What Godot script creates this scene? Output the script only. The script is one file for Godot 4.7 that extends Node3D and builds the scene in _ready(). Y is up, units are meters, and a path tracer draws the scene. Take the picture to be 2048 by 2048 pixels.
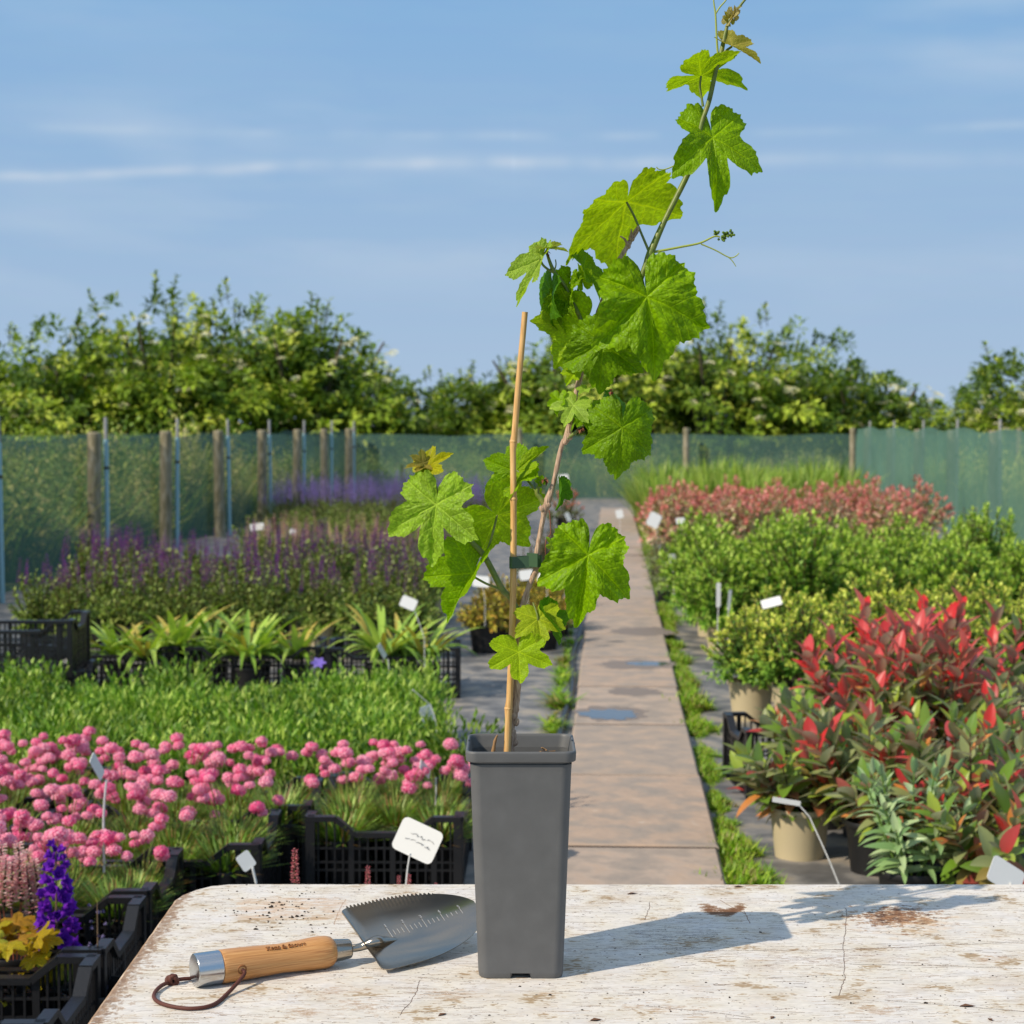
extends Node3D
# A potted grapevine on a weathered table in a plant nursery.
# Photo pixels (2048 x 2048) are turned into rays; every distance comes from the ground, the table or a known size.

const F := 3637.0          # focal length in photo pixels
const EYE := 1.21          # camera height in metres
const PITCH := 0.0478      # camera looks down a little
const TABLE_Y := 0.630
const VINE_Z := 1.925      # distance of the pot's middle
const PATH_TURN := 0.0547  # the path runs slightly to the right of the view

var rg := RandomNumberGenerator.new()
var mats := {}
var taken := {}


func _ready() -> void:
	rg.seed = 4711
	make_camera_and_light()
	make_materials()
	make_ground()
	make_path()
	make_fences()
	make_trees()
	make_left_bed()
	make_right_bed()
	make_table()
	make_pot()
	make_vine()
	make_trowel()
	make_near_plants()
	make_labels()


func make_camera_and_light() -> void:
	var cam := Camera3D.new()
	cam.name = "camera"
	cam.position = Vector3(0, EYE, 0)
	cam.rotation.x = -PITCH
	var lens := CameraAttributesPhysical.new()
	lens.frustum_focal_length = 42.62
	lens.frustum_focus_distance = 1.9
	lens.frustum_near = 0.05
	lens.frustum_far = 1500.0
	lens.exposure_aperture = 9.5
	cam.attributes = lens
	cam.fov = 31.45
	cam.near = 0.05
	cam.far = 1500.0
	cam.current = true
	add_child(cam)
	var sun := DirectionalLight3D.new()
	sun.name = "sun"
	sun.light_energy = 1.55
	sun.light_color = Color(1.0, 0.945, 0.865)
	sun.light_angular_distance = 0.5
	sun.shadow_enabled = true
	add_child(sun)
	sun.look_at_from_position(Vector3.ZERO, Vector3(0.235, -0.225, -0.15), Vector3.UP)
	var env := Environment.new()
	env.background_mode = Environment.BG_SKY
	env.tonemap_mode = Environment.TONE_MAPPER_LINEAR
	env.tonemap_exposure = 1.0
	env.sdfgi_enabled = true
	env.ssao_enabled = true
	env.ssil_enabled = true
	var sky := Sky.new()
	var sm := PanoramaSkyMaterial.new()
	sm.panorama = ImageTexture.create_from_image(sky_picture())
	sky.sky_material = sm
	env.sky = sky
	var we := WorldEnvironment.new()
	we.name = "world_environment"
	we.environment = env
	add_child(we)


func sky_picture() -> Image:
	# blue air, paler to the horizon, with cirrus veils (made denser overhead for fill light) and two long streaks
	var w := 4096
	var h := 2048
	var im := Image.create(w, h, false, Image.FORMAT_RGBA8)
	var zen := Color(0.20, 0.36, 0.64)
	var mid := Color(0.228, 0.435, 0.715)
	var low := Color(0.415, 0.545, 0.71)
	for y in h / 2:
		var el := (0.5 - (y + 0.5) / h) * 180.0
		var c := low.lerp(mid, clampf(el / 14.0, 0, 1)) if el < 14.0 else mid.lerp(zen, clampf((el - 14.0) / 60.0, 0, 1))
		im.fill_rect(Rect2i(0, y, w, 1), c.linear_to_srgb())
	im.fill_rect(Rect2i(0, h / 2, w, h / 2), Color(0.16, 0.17, 0.13).linear_to_srgb())
	var cw := 1024
	var ch := 1024
	var veil := FastNoiseLite.new()
	veil.seed = 12
	veil.frequency = 1.0
	veil.fractal_octaves = 5
	var big := FastNoiseLite.new()
	big.seed = 5
	big.frequency = 1.0
	big.fractal_octaves = 3
	var cl := Image.create(cw, ch, false, Image.FORMAT_RGBA8)
	for y in ch:
		var el := (1.0 - (y + 0.5) / ch) * 90.0
		for x in cw:
			var az := fposmod((x + 0.5) / cw * 360.0 + 180.0, 360.0) - 180.0     # 0 lies straight ahead
			var a := deg_to_rad(az)
			var dx := sin(a) * 9.0
			var dz := cos(a) * 9.0
			var n := veil.get_noise_3d(dx * 0.55 + el * 0.10, el * 0.42, dz * 0.55)
			var m := big.get_noise_3d(dx * 0.22 + 4.0, el * 0.13 + 2.0, dz * 0.22)
			var cov := clampf(0.30 + (m + 0.10) * 1.1, 0.15, 1) * clampf(n * 1.3 + 0.55, 0, 1) * (0.40 + 1.95 * smoothstep(12.0, 55.0, el))  # cover thickened high overhead, out of view, to lift the light in shadows
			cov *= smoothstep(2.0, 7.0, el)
			var wob := veil.get_noise_2d(az * 0.12, 3.0) * 0.15
			var s1 := exp(-pow((el - 8.15 - wob + 0.0017 * (az - 4.0) * (az - 4.0)) / (0.14 + 0.003 * clampf(az + 16.0, 0, 40)), 2.0)) * clampf(0.62 + 0.9 * veil.get_noise_2d(az * 0.3, 9.0), 0, 1) * smoothstep(60.0, 30.0, absf(az)) * (0.35 + 0.65 * smoothstep(12.0, 2.0, az))
			var s2 := exp(-pow((el - 8.95 - wob * 0.3) / 0.13, 2.0)) * clampf(0.35 + 0.9 * veil.get_noise_2d(az * 0.22, 21.0), 0, 1) * smoothstep(70.0, 25.0, absf(az))
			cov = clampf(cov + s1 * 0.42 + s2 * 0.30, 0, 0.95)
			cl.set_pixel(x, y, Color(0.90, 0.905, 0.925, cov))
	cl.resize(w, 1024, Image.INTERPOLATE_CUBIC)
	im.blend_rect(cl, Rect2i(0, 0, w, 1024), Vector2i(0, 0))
	return im


# ---------------------------------------------------------------- places

func ray(px: float, py: float) -> Vector3:
	return Vector3((px - 1024.0) / F, (1024.0 - py) / F, -1.0).rotated(Vector3.RIGHT, -PITCH)


func at(px: float, py: float, depth: float) -> Vector3:
	var d := ray(px, py)
	return Vector3(0, EYE, 0) + d * (depth / -d.z)


func on_level(px: float, py: float, y: float) -> Vector3:
	var d := ray(px, py)
	return Vector3(0, EYE, 0) + d * ((y - EYE) / d.y)


func gp(px: float, depth: float, y := 0.0) -> Vector3:   # column px, standing at that distance
	return Vector3((px - 1024.0) / F * depth, y, -depth)


func pf(s: float, t: float, y := 0.0) -> Vector3:        # s metres right of, t metres along the path's direction
	return Vector3(s * cos(PATH_TURN) + t * sin(PATH_TURN), y, s * sin(PATH_TURN) - t * cos(PATH_TURN))


func vc(r: float, g: float, b: float) -> Color:          # sRGB bytes to a linear vertex colour
	var c := Color(r / 255.0, g / 255.0, b / 255.0).srgb_to_linear()
	return Color(c.r * 1.15, c.g * 1.15, c.b * 1.1) if g > r and g > b else c      # leaf greens, measured a little low


func rnd(a: float, b: float) -> float:
	return rg.randf_range(a, b)


func pick(list: Array) -> Variant:
	return list[rg.randi() % list.size()]


# ---------------------------------------------------------------- nodes

func numbered(called: String) -> String:
	taken[called] = taken.get(called, -1) + 1
	return called if taken[called] == 0 else "%s_%03d" % [called, taken[called]]


func tag(o: Node3D, label: String, category: String, group := "") -> Node3D:
	o.set_meta("label", label)
	o.set_meta("category", category)
	if group:
		o.set_meta("group", group)
	return o


func thing(called: String, label: String, category: String, where := Vector3.ZERO, turn := 0.0, group := "") -> Node3D:
	var o := Node3D.new()
	o.name = numbered(called)
	add_child(o, true)
	o.position = where
	o.rotation.y = turn
	return tag(o, label, category, group)


func part(called: String, m: Mesh, material: Material, parent: Node3D, xf := Transform3D.IDENTITY) -> MeshInstance3D:
	var o := MeshInstance3D.new()
	o.name = called
	o.mesh = m
	o.material_override = material
	o.transform = xf
	parent.add_child(o, true)
	return o


func solo(called: String, m: Mesh, material: Material, label: String, category: String, where := Vector3.ZERO, group := "") -> MeshInstance3D:
	var o := MeshInstance3D.new()
	o.name = numbered(called)
	o.mesh = m
	o.material_override = material
	add_child(o, true)
	o.position = where
	tag(o, label, category, group)
	return o


func setting(called: String, m: Mesh, material: Material) -> MeshInstance3D:
	var o := MeshInstance3D.new()
	o.name = numbered(called)
	o.mesh = m
	o.material_override = material
	add_child(o, true)
	o.set_meta("kind", "structure")
	return o


func dup(root: Node3D, where: Vector3, turn := 0.0, size := 1.0, label := "", group := "") -> Node3D:
	var base := String(root.name)
	if base.length() > 4 and base.substr(base.length() - 4, 1) == "_" and base.right(3).is_valid_int():
		base = base.left(base.length() - 4)
	var r: Node3D = root.duplicate()
	r.name = numbered(base)
	add_child(r, true)
	r.transform = Transform3D(Basis(Vector3.UP, turn).scaled(Vector3.ONE * size), where)
	if label:
		r.set_meta("label", label)
	if group:
		r.set_meta("group", group)
	return r


class Protos:   # spare models of one kind: the first use takes each itself, later uses copy it
	var list: Array = []
	var used := {}


func place(p: Protos, k: int, where: Vector3, turn: float, size: float, label := "") -> Node3D:
	var root: Node3D = p.list[k % p.list.size()]
	if not p.used.has(root):
		p.used[root] = true
		root.transform = Transform3D(Basis(Vector3.UP, turn).scaled(Vector3.ONE * size), where)
		if label:
			root.set_meta("label", label)
		return root
	return dup(root, where, turn, size, label)


# ---------------------------------------------------------------- mesh building

class MB:
	var v := PackedVector3Array()
	var n := PackedVector3Array()
	var u := PackedVector2Array()
	var c := PackedColorArray()
	var i := PackedInt32Array()
	var col := Color.WHITE

	func vert(p: Vector3, nn: Vector3, uv := Vector2.ZERO) -> int:
		v.append(p)
		n.append(nn)
		u.append(uv)
		c.append(col)
		return v.size() - 1

	func tri(a: Vector3, b: Vector3, d: Vector3) -> void:     # clockwise from the front
		var nn := (d - a).cross(b - a).normalized()
		var k := v.size()
		vert(a, nn)
		vert(b, nn)
		vert(d, nn)
		i.append_array([k, k + 1, k + 2])

	func quad(a: Vector3, b: Vector3, d: Vector3, e: Vector3) -> void:
		var nn := (d - a).cross(b - a).normalized()
		var k := v.size()
		vert(a, nn, Vector2(0, 0))
		vert(b, nn, Vector2(1, 0))
		vert(d, nn, Vector2(1, 1))
		vert(e, nn, Vector2(0, 1))
		i.append_array([k, k + 1, k + 2, k, k + 2, k + 3])

	func box(o: Vector3, s: Vector3, b := Basis.IDENTITY) -> void:
		var h := s * 0.5
		var x := b.x * h.x
		var y := b.y * h.y
		var z := b.z * h.z
		quad(o - x + y - z, o + x + y - z, o + x + y + z, o - x + y + z)
		quad(o - x - y + z, o + x - y + z, o + x - y - z, o - x - y - z)
		quad(o - x + y + z, o + x + y + z, o + x - y + z, o - x - y + z)
		quad(o + x + y - z, o - x + y - z, o - x - y - z, o + x - y - z)
		quad(o + x + y + z, o + x + y - z, o + x - y - z, o + x - y + z)
		quad(o - x + y - z, o - x + y + z, o - x - y + z, o - x - y - z)

	func bar(a: Vector3, b: Vector3, wide: float, high: float) -> void:   # a square bar from a to b
		var z := (b - a)
		var l := z.length()
		z /= l
		var x := (Vector3.UP if absf(z.y) < 0.9 else Vector3.RIGHT).cross(z).normalized()
		var y := z.cross(x)
		box((a + b) * 0.5, Vector3(wide, high, l), Basis(x, y, z))

	func grid(rows: Array, closed := false, uvs: Array = []) -> void:   # smooth sheet; its front is (down the rows) x (along a row)
		var nr := rows.size()
		var nc: int = rows[0].size()
		var k0 := v.size()
		for r in nr:
			var row: PackedVector3Array = rows[r]
			for q in nc:
				vert(row[q], Vector3.ZERO, uvs[r][q] if uvs else Vector2(float(q) / maxf(1, nc - (0 if closed else 1)), float(r) / maxf(1, nr - 1)))
		for r in nr - 1:
			for q in (nc if closed else nc - 1):
				var q2 := (q + 1) % nc
				var a := k0 + r * nc + q
				var b := k0 + r * nc + q2
				var d := k0 + (r + 1) * nc + q2
				var e := k0 + (r + 1) * nc + q
				i.append_array([a, b, d, a, d, e])
				var f := (v[d] - v[a]).cross(v[b] - v[e])
				n[a] += f
				n[b] += f
				n[d] += f
				n[e] += f
		for k in range(k0, v.size()):
			n[k] = n[k].normalized() if n[k].length_squared() > 1e-20 else Vector3.UP

	func tube(path: PackedVector3Array, radii: PackedFloat32Array, sides := 8, cap := true) -> void:
		var rows: Array = []
		var a := Vector3.ZERO
		for k in path.size():
			var t := (path[mini(k + 1, path.size() - 1)] - path[maxi(k - 1, 0)]).normalized()
			if k == 0:
				a = t.cross(Vector3.FORWARD if absf(t.z) < 0.9 else Vector3.RIGHT).normalized()
			a = (a - t * a.dot(t)).normalized()
			var b := a.cross(t)
			var row := PackedVector3Array()
			for q in sides:
				var g := TAU * q / sides
				row.append(path[k] + (a * cos(g) + b * sin(g)) * radii[mini(k, radii.size() - 1)])
			rows.append(row)
		grid(rows, true)
		if cap:
			fan(rows[0], true)
			fan(rows[-1], false)

	func fan(row: PackedVector3Array, flip: bool) -> void:
		var o := Vector3.ZERO
		for p in row:
			o += p
		o /= row.size()
		for q in row.size():
			var a := row[q]
			var b := row[(q + 1) % row.size()]
			if flip:
				tri(o, b, a)
			else:
				tri(o, a, b)

	func lathe(profile: Array, sides := 20, at_ := Vector3.ZERO) -> void:   # [radius, height] pairs, upwards along the outside
		var rows: Array = []
		for p in profile:
			var row := PackedVector3Array()
			for q in sides:
				var g := TAU * q / sides
				row.append(at_ + Vector3(cos(g) * p[0], p[1], sin(g) * p[0]))
			rows.append(row)
		grid(rows, true)

	func ball(o: Vector3, r: Vector3, sides := 8, rings := 5) -> void:
		var rows: Array = []
		for k in rings + 1:
			var e := -PI / 2 + PI * k / rings
			var row := PackedVector3Array()
			for q in sides:
				var g := TAU * q / sides
				row.append(o + Vector3(cos(g) * cos(e) * r.x, sin(e) * r.y, sin(g) * cos(e) * r.z))
			rows.append(row)
		grid(rows, true)

	# a small leaf of four faces: from o along z, across x, facing y
	func leaf(o: Vector3, z: Vector3, y: Vector3, l: float, w: float, fold := 0.25, droop := 0.12) -> void:
		var x := y.cross(z)
		var k := v.size()
		var m := o + z * (l * 0.45) + y * (l * 0.03)
		vert(o, y)
		vert(m - x * (w * 0.5) + y * (w * 0.5 * fold), (y + x * fold).normalized())
		vert(m, y)
		vert(m + x * (w * 0.5) + y * (w * 0.5 * fold), (y - x * fold).normalized())
		vert(o + z * (l * (1.0 - droop * 0.3)) - y * (l * droop), y)
		i.append_array([k, k + 3, k + 2, k, k + 2, k + 1, k + 3, k + 4, k + 2, k + 2, k + 4, k + 1])

	# a narrow blade that arches over: o along dir, bending towards bend
	func blade(o: Vector3, dir: Vector3, bend: Vector3, l: float, w: float, segs := 3) -> void:
		var side := dir.cross(bend if bend.length() > 0.01 else Vector3.RIGHT)
		if side.length() < 0.001:
			side = dir.cross(Vector3.RIGHT)
		side = side.normalized()
		var rows: Array = []
		for k in segs + 1:
			var t := float(k) / segs
			var p := o + dir * (l * t) + bend * (l * t * t)
			var hw := w * 0.5 * (1.0 - pow(t, 2.2)) + 0.0004
			rows.append(PackedVector3Array([p - side * hw, p + side * hw]))
		grid(rows)

	func mesh() -> ArrayMesh:
		var a := []
		a.resize(Mesh.ARRAY_MAX)
		a[Mesh.ARRAY_VERTEX] = v
		a[Mesh.ARRAY_NORMAL] = n
		a[Mesh.ARRAY_TEX_UV] = u
		a[Mesh.ARRAY_COLOR] = c
		a[Mesh.ARRAY_INDEX] = i
		var m := ArrayMesh.new()
		m.add_surface_from_arrays(Mesh.PRIMITIVE_TRIANGLES, a)
		return m


func unit_dir(az: float, el: float) -> Vector3:
	return Vector3(cos(az) * cos(el), sin(el), sin(az) * cos(el))


func face_up(z: Vector3, up: Vector3) -> Vector3:          # the part of up that stands square on z
	var y := up - z * up.dot(z)
	return y.normalized() if y.length() > 0.01 else z.cross(Vector3.RIGHT).normalized()


func smooth_path(points: Array, steps := 4) -> PackedVector3Array:
	var out := PackedVector3Array()
	for k in points.size() - 1:
		var p0: Vector3 = points[maxi(k - 1, 0)]
		var p1: Vector3 = points[k]
		var p2: Vector3 = points[k + 1]
		var p3: Vector3 = points[mini(k + 2, points.size() - 1)]
		for s in steps:
			out.append(p1.cubic_interpolate(p2, p0, p3, float(s) / steps))
	out.append(points[-1])
	return out


# leaves set round a stem from a to b
func leafy_stem(mb: MB, a: Vector3, b: Vector3, count: int, l: float, w: float, cols: Array, from := 0.2, spread := 0.9, droop := 0.12, shrink := 0.5) -> void:
	var ax := (b - a).normalized()
	var s1 := ax.cross(Vector3.RIGHT if absf(ax.x) < 0.8 else Vector3.FORWARD).normalized()
	var s2 := ax.cross(s1)
	var g0 := rnd(0, TAU)
	for k in count:
		var t := from + (1.0 - from) * (k + rg.randf()) / count
		var g := g0 + k * 2.4 + rnd(-0.3, 0.3)
		var sp := spread * (1.15 - 0.55 * t) + rnd(-0.15, 0.15)
		var dir := (ax * cos(sp) + (s1 * cos(g) + s2 * sin(g)) * sin(sp)).normalized()
		var up := face_up(dir, (ax * 0.8 + Vector3.UP * 0.6 + Vector3(rnd(-0.4, 0.4), 0, rnd(-0.4, 0.4))).normalized())
		var ll := l * (1.0 - shrink * t * t) * rnd(0.75, 1.15)
		var cc: Color = cols[rg.randi() % cols.size()]
		var b2 := rnd(0.82, 1.18)
		mb.col = Color(cc.r * b2, cc.g * b2, cc.b * b2)
		mb.leaf(a.lerp(b, t), dir, up, ll, w * ll / l, 0.3, droop)


# ---------------------------------------------------------------- materials

func mat(called: String, c: Color, rough: float, extra := {}) -> StandardMaterial3D:
	var m := StandardMaterial3D.new()
	m.resource_name = called
	m.albedo_color = c
	m.roughness = rough
	m.cull_mode = BaseMaterial3D.CULL_DISABLED
	for k in extra:
		m.set(k, extra[k])
	mats[called] = m
	return m


func leafmat(called: String, rough: float, through: Color, spec := 0.4) -> StandardMaterial3D:
	return mat(called, Color.WHITE, rough, {"vertex_color_use_as_albedo": true, "backlight_enabled": true, "backlight": through, "metallic_specular": spec})


func noise(sd: int, freq: float, oct := 4, kind := FastNoiseLite.TYPE_SIMPLEX_SMOOTH) -> FastNoiseLite:
	var f := FastNoiseLite.new()
	f.seed = sd
	f.frequency = freq
	f.fractal_octaves = oct
	f.noise_type = kind
	return f


func ramp_tex(n: FastNoiseLite, w: int, h: int, stops: Array) -> NoiseTexture2D:   # stops: [position, Color] in sRGB
	var t := NoiseTexture2D.new()
	t.width = w
	t.height = h
	t.seamless = true
	t.noise = n
	var g := Gradient.new()
	g.offsets = PackedFloat32Array(stops.map(func(s): return s[0]))
	g.colors = PackedColorArray(stops.map(func(s): return s[1]))
	t.color_ramp = g
	return t


func grey_tex(n: FastNoiseLite, w: int, h: int) -> NoiseTexture2D:
	var t := NoiseTexture2D.new()
	t.width = w
	t.height = h
	t.seamless = true
	t.noise = n
	return t


func make_materials() -> void:
	leafmat("leaf", 0.46, Color(0.68, 0.72, 0.40))
	leafmat("leaf_gloss", 0.30, Color(0.75, 0.75, 0.5), 0.5)
	leafmat("petal", 0.65, Color(0.9, 0.9, 0.9), 0.25)
	mat("fade", Color8(92, 84, 122), 0.8)
	mat("stem_green", Color8(84, 112, 40), 0.55)
	mat("stem_brown", Color8(104, 84, 62), 0.8)
	mat("crate_plastic", Color8(22, 22, 24), 0.40, {"metallic_specular": 0.5, "heightmap_enabled": true, "heightmap_scale": 0.03, "heightmap_texture": grey_tex(noise(71, 0.06), 256, 256), "uv1_triplanar": true, "uv1_scale": Vector3.ONE * 6.0})
	mat("pot_black", Color8(20, 20, 21), 0.5)
	mat("pot_taupe", Color8(186, 172, 138), 0.55)
	mat("label_white", Color8(222, 222, 218), 0.45)
	mat("ink", Color8(40, 40, 46), 0.7)
	mat("compost", Color8(62, 46, 33), 0.95, {"heightmap_enabled": true, "heightmap_scale": 0.4, "heightmap_texture": grey_tex(noise(72, 0.08), 256, 256), "uv1_triplanar": true, "uv1_scale": Vector3.ONE * 14.0})
	# grey pot of the vine: dull recycled plastic with faint scuffs
	mat("pot_grey", Color.WHITE, 0.52, {"albedo_texture": ramp_tex(noise(73, 0.012, 5), 512, 512, [[0.0, Color8(86, 87, 88)], [0.5, Color8(90, 91, 92)], [1.0, Color8(95, 96, 97)]]), "uv1_triplanar": true, "uv1_scale": Vector3.ONE * 4.0,
		"heightmap_enabled": true, "heightmap_scale": 0.012, "heightmap_texture": grey_tex(noise(74, 0.08), 256, 256), "metallic_specular": 0.45})
	mat("bamboo", Color.WHITE, 0.5, {"albedo_texture": ramp_tex(noise(75, 0.02, 5), 256, 256, [[0.0, Color8(168, 122, 66)], [0.45, Color8(205, 160, 98)], [1.0, Color8(222, 186, 128)]]), "uv1_triplanar": true, "uv1_scale": Vector3(60, 5, 60)})
	mat("vine_wood", Color.WHITE, 0.8, {"albedo_texture": ramp_tex(noise(76, 0.03, 5), 256, 256, [[0.0, Color8(112, 84, 68)], [0.4, Color8(168, 138, 114)], [1.0, Color8(212, 188, 166)]]), "uv1_triplanar": true, "uv1_scale": Vector3(60, 9, 60),
		"heightmap_enabled": true, "heightmap_scale": 0.08, "heightmap_texture": grey_tex(noise(77, 0.04), 256, 256)})
	mat("vine_shoot", Color.WHITE, 0.45, {"albedo_texture": ramp_tex(noise(78, 0.02, 4), 256, 256, [[0.0, Color8(84, 92, 34)], [0.6, Color8(112, 130, 52)], [1.0, Color8(136, 112, 62)]]), "uv1_triplanar": true, "uv1_scale": Vector3.ONE * 14.0})
	mat("tendril", Color8(150, 162, 70), 0.5)
	mat("bud_brown", Color8(120, 70, 48), 0.8)
	mat("clip_green", Color8(58, 84, 62), 0.45)
	mat("wire", Color8(190, 184, 176), 0.35, {"metallic": 0.6})
	# trowel
	mat("steel", Color8(168, 160, 148), 0.25, {"metallic": 1.0, "roughness_texture": ramp_tex(noise(79, 0.01, 4), 256, 256, [[0.0, Color(0.6, 0.6, 0.6)], [1.0, Color(1, 1, 1)]]), "uv1_triplanar": true, "uv1_scale": Vector3(4, 40, 4)})
	mat("steel_bright", Color8(196, 198, 200), 0.22, {"metallic": 1.0})
	mat("steel_mark", Color8(186, 188, 190), 0.6, {"metallic": 0.3})
	mat("ash_wood", Color.WHITE, 0.42, {"albedo_texture": ramp_tex(noise(80, 0.05, 5), 512, 256, [[0.0, Color8(150, 96, 48)], [0.35, Color8(186, 130, 72)], [0.7, Color8(203, 150, 90)], [1.0, Color8(214, 166, 106)]]), "uv1_scale": Vector3(3.0, 0.25, 1), "clearcoat_enabled": true, "clearcoat": 0.25, "clearcoat_roughness": 0.35})
	mat("burnt_ink", Color8(138, 88, 46), 0.8)
	mat("leather", Color8(84, 42, 30), 0.7)
	# wooden posts, poles and netting
	mat("post_wood", Color.WHITE, 0.85, {"albedo_texture": ramp_tex(noise(81, 0.015, 5), 256, 256, [[0.0, Color8(92, 88, 60)], [0.5, Color8(136, 127, 102)], [1.0, Color8(176, 168, 148)]]), "uv1_triplanar": true, "uv1_scale": Vector3(6, 1.2, 6)})
	mat("pole_blue", Color8(150, 190, 200), 0.4)
	mat("pole_grey", Color8(150, 150, 150), 0.5)
	mat("net_green", Color(0.34, 0.46, 0.42, 0.62), 0.8, {"transparency": BaseMaterial3D.TRANSPARENCY_ALPHA, "metallic_specular": 0.2})
	mat("net_green_bright", Color(0.36, 0.50, 0.45, 0.74), 0.8, {"transparency": BaseMaterial3D.TRANSPARENCY_ALPHA, "metallic_specular": 0.2})  # same green net; its brighter look on the right is put into the colour
	mat("hose_black", Color8(32, 34, 38), 0.45)
	mat("tree_bark", Color8(82, 74, 60), 0.9)
	# ground
	mat("ground_fabric", Color.WHITE, 0.62, {"albedo_texture": ramp_tex(noise(82, 0.012, 6), 1024, 1024, [[0.0, Color8(74, 73, 72)], [0.4, Color8(98, 97, 96)], [0.6, Color8(124, 121, 117)], [0.8, Color8(146, 136, 122)], [1.0, Color8(164, 152, 134)]]), "uv1_world_triplanar": true, "uv1_triplanar": true, "uv1_scale": Vector3.ONE * 0.42,
		"heightmap_enabled": true, "heightmap_scale": 0.5, "heightmap_texture": grey_tex(noise(83, 0.02), 512, 512)})
	mat("field_grass", Color.WHITE, 0.95, {"albedo_texture": ramp_tex(noise(84, 0.02, 5), 512, 512, [[0.0, Color8(54, 66, 30)], [0.5, Color8(86, 96, 44)], [1.0, Color8(128, 122, 72)]]), "uv1_world_triplanar": true, "uv1_triplanar": true, "uv1_scale": Vector3.ONE * 0.12})
	for k in 3:
		var warm: Array = [[166, 145, 127], [160, 143, 127], [168, 150, 134]][k]
		mat("slab_%d" % k, Color.WHITE, 0.85, {"albedo_texture": ramp_tex(noise(90 + k, 0.014, 6), 512, 512, [[0.0, Color8(140, 130, 120)], [0.35, Color8(152, 138, 125)], [0.6, Color8(warm[0], warm[1], warm[2])], [0.85, Color8(172, 149, 129)], [1.0, Color8(186, 175, 161)]]), "uv1_triplanar": true, "uv1_scale": Vector3.ONE * 0.9,
			"uv1_offset": Vector3(k * 0.37, 0, k * 0.61), "heightmap_enabled": true, "heightmap_scale": 0.25, "heightmap_texture": grey_tex(noise(95 + k, 0.03), 512, 512)})
	mat("water", Color8(70, 68, 66), 0.05, {"metallic_specular": 0.75})
	mat("wet_stone", Color8(126, 112, 100), 0.6)


# ---------------------------------------------------------------- ground and path

func make_ground() -> void:
	var mb := MB.new()
	mb.quad(Vector3(-400, -0.012, -700), Vector3(400, -0.012, -700), Vector3(400, -0.012, 60), Vector3(-400, -0.012, 60))
	setting("ground", mb.mesh(), mats.field_grass)
	# woven ground cover, laid a little unevenly
	mb = MB.new()
	var rows: Array = []
	var n := noise(31, 0.45, 3)
	for k in 81:
		var t := 31.0 - 32.5 * k / 80.0
		var row := PackedVector3Array()
		for q in 41:
			var s := -4.35 + 8.5 * q / 40.0
			row.append(pf(s, t, 0.004 + 0.008 * (n.get_noise_2d(s * 2, t * 2) + 0.6)))
		rows.append(row)
	mb.grid(rows)
	setting("ground_cover", mb.mesh(), mats.ground_fabric)


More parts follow.
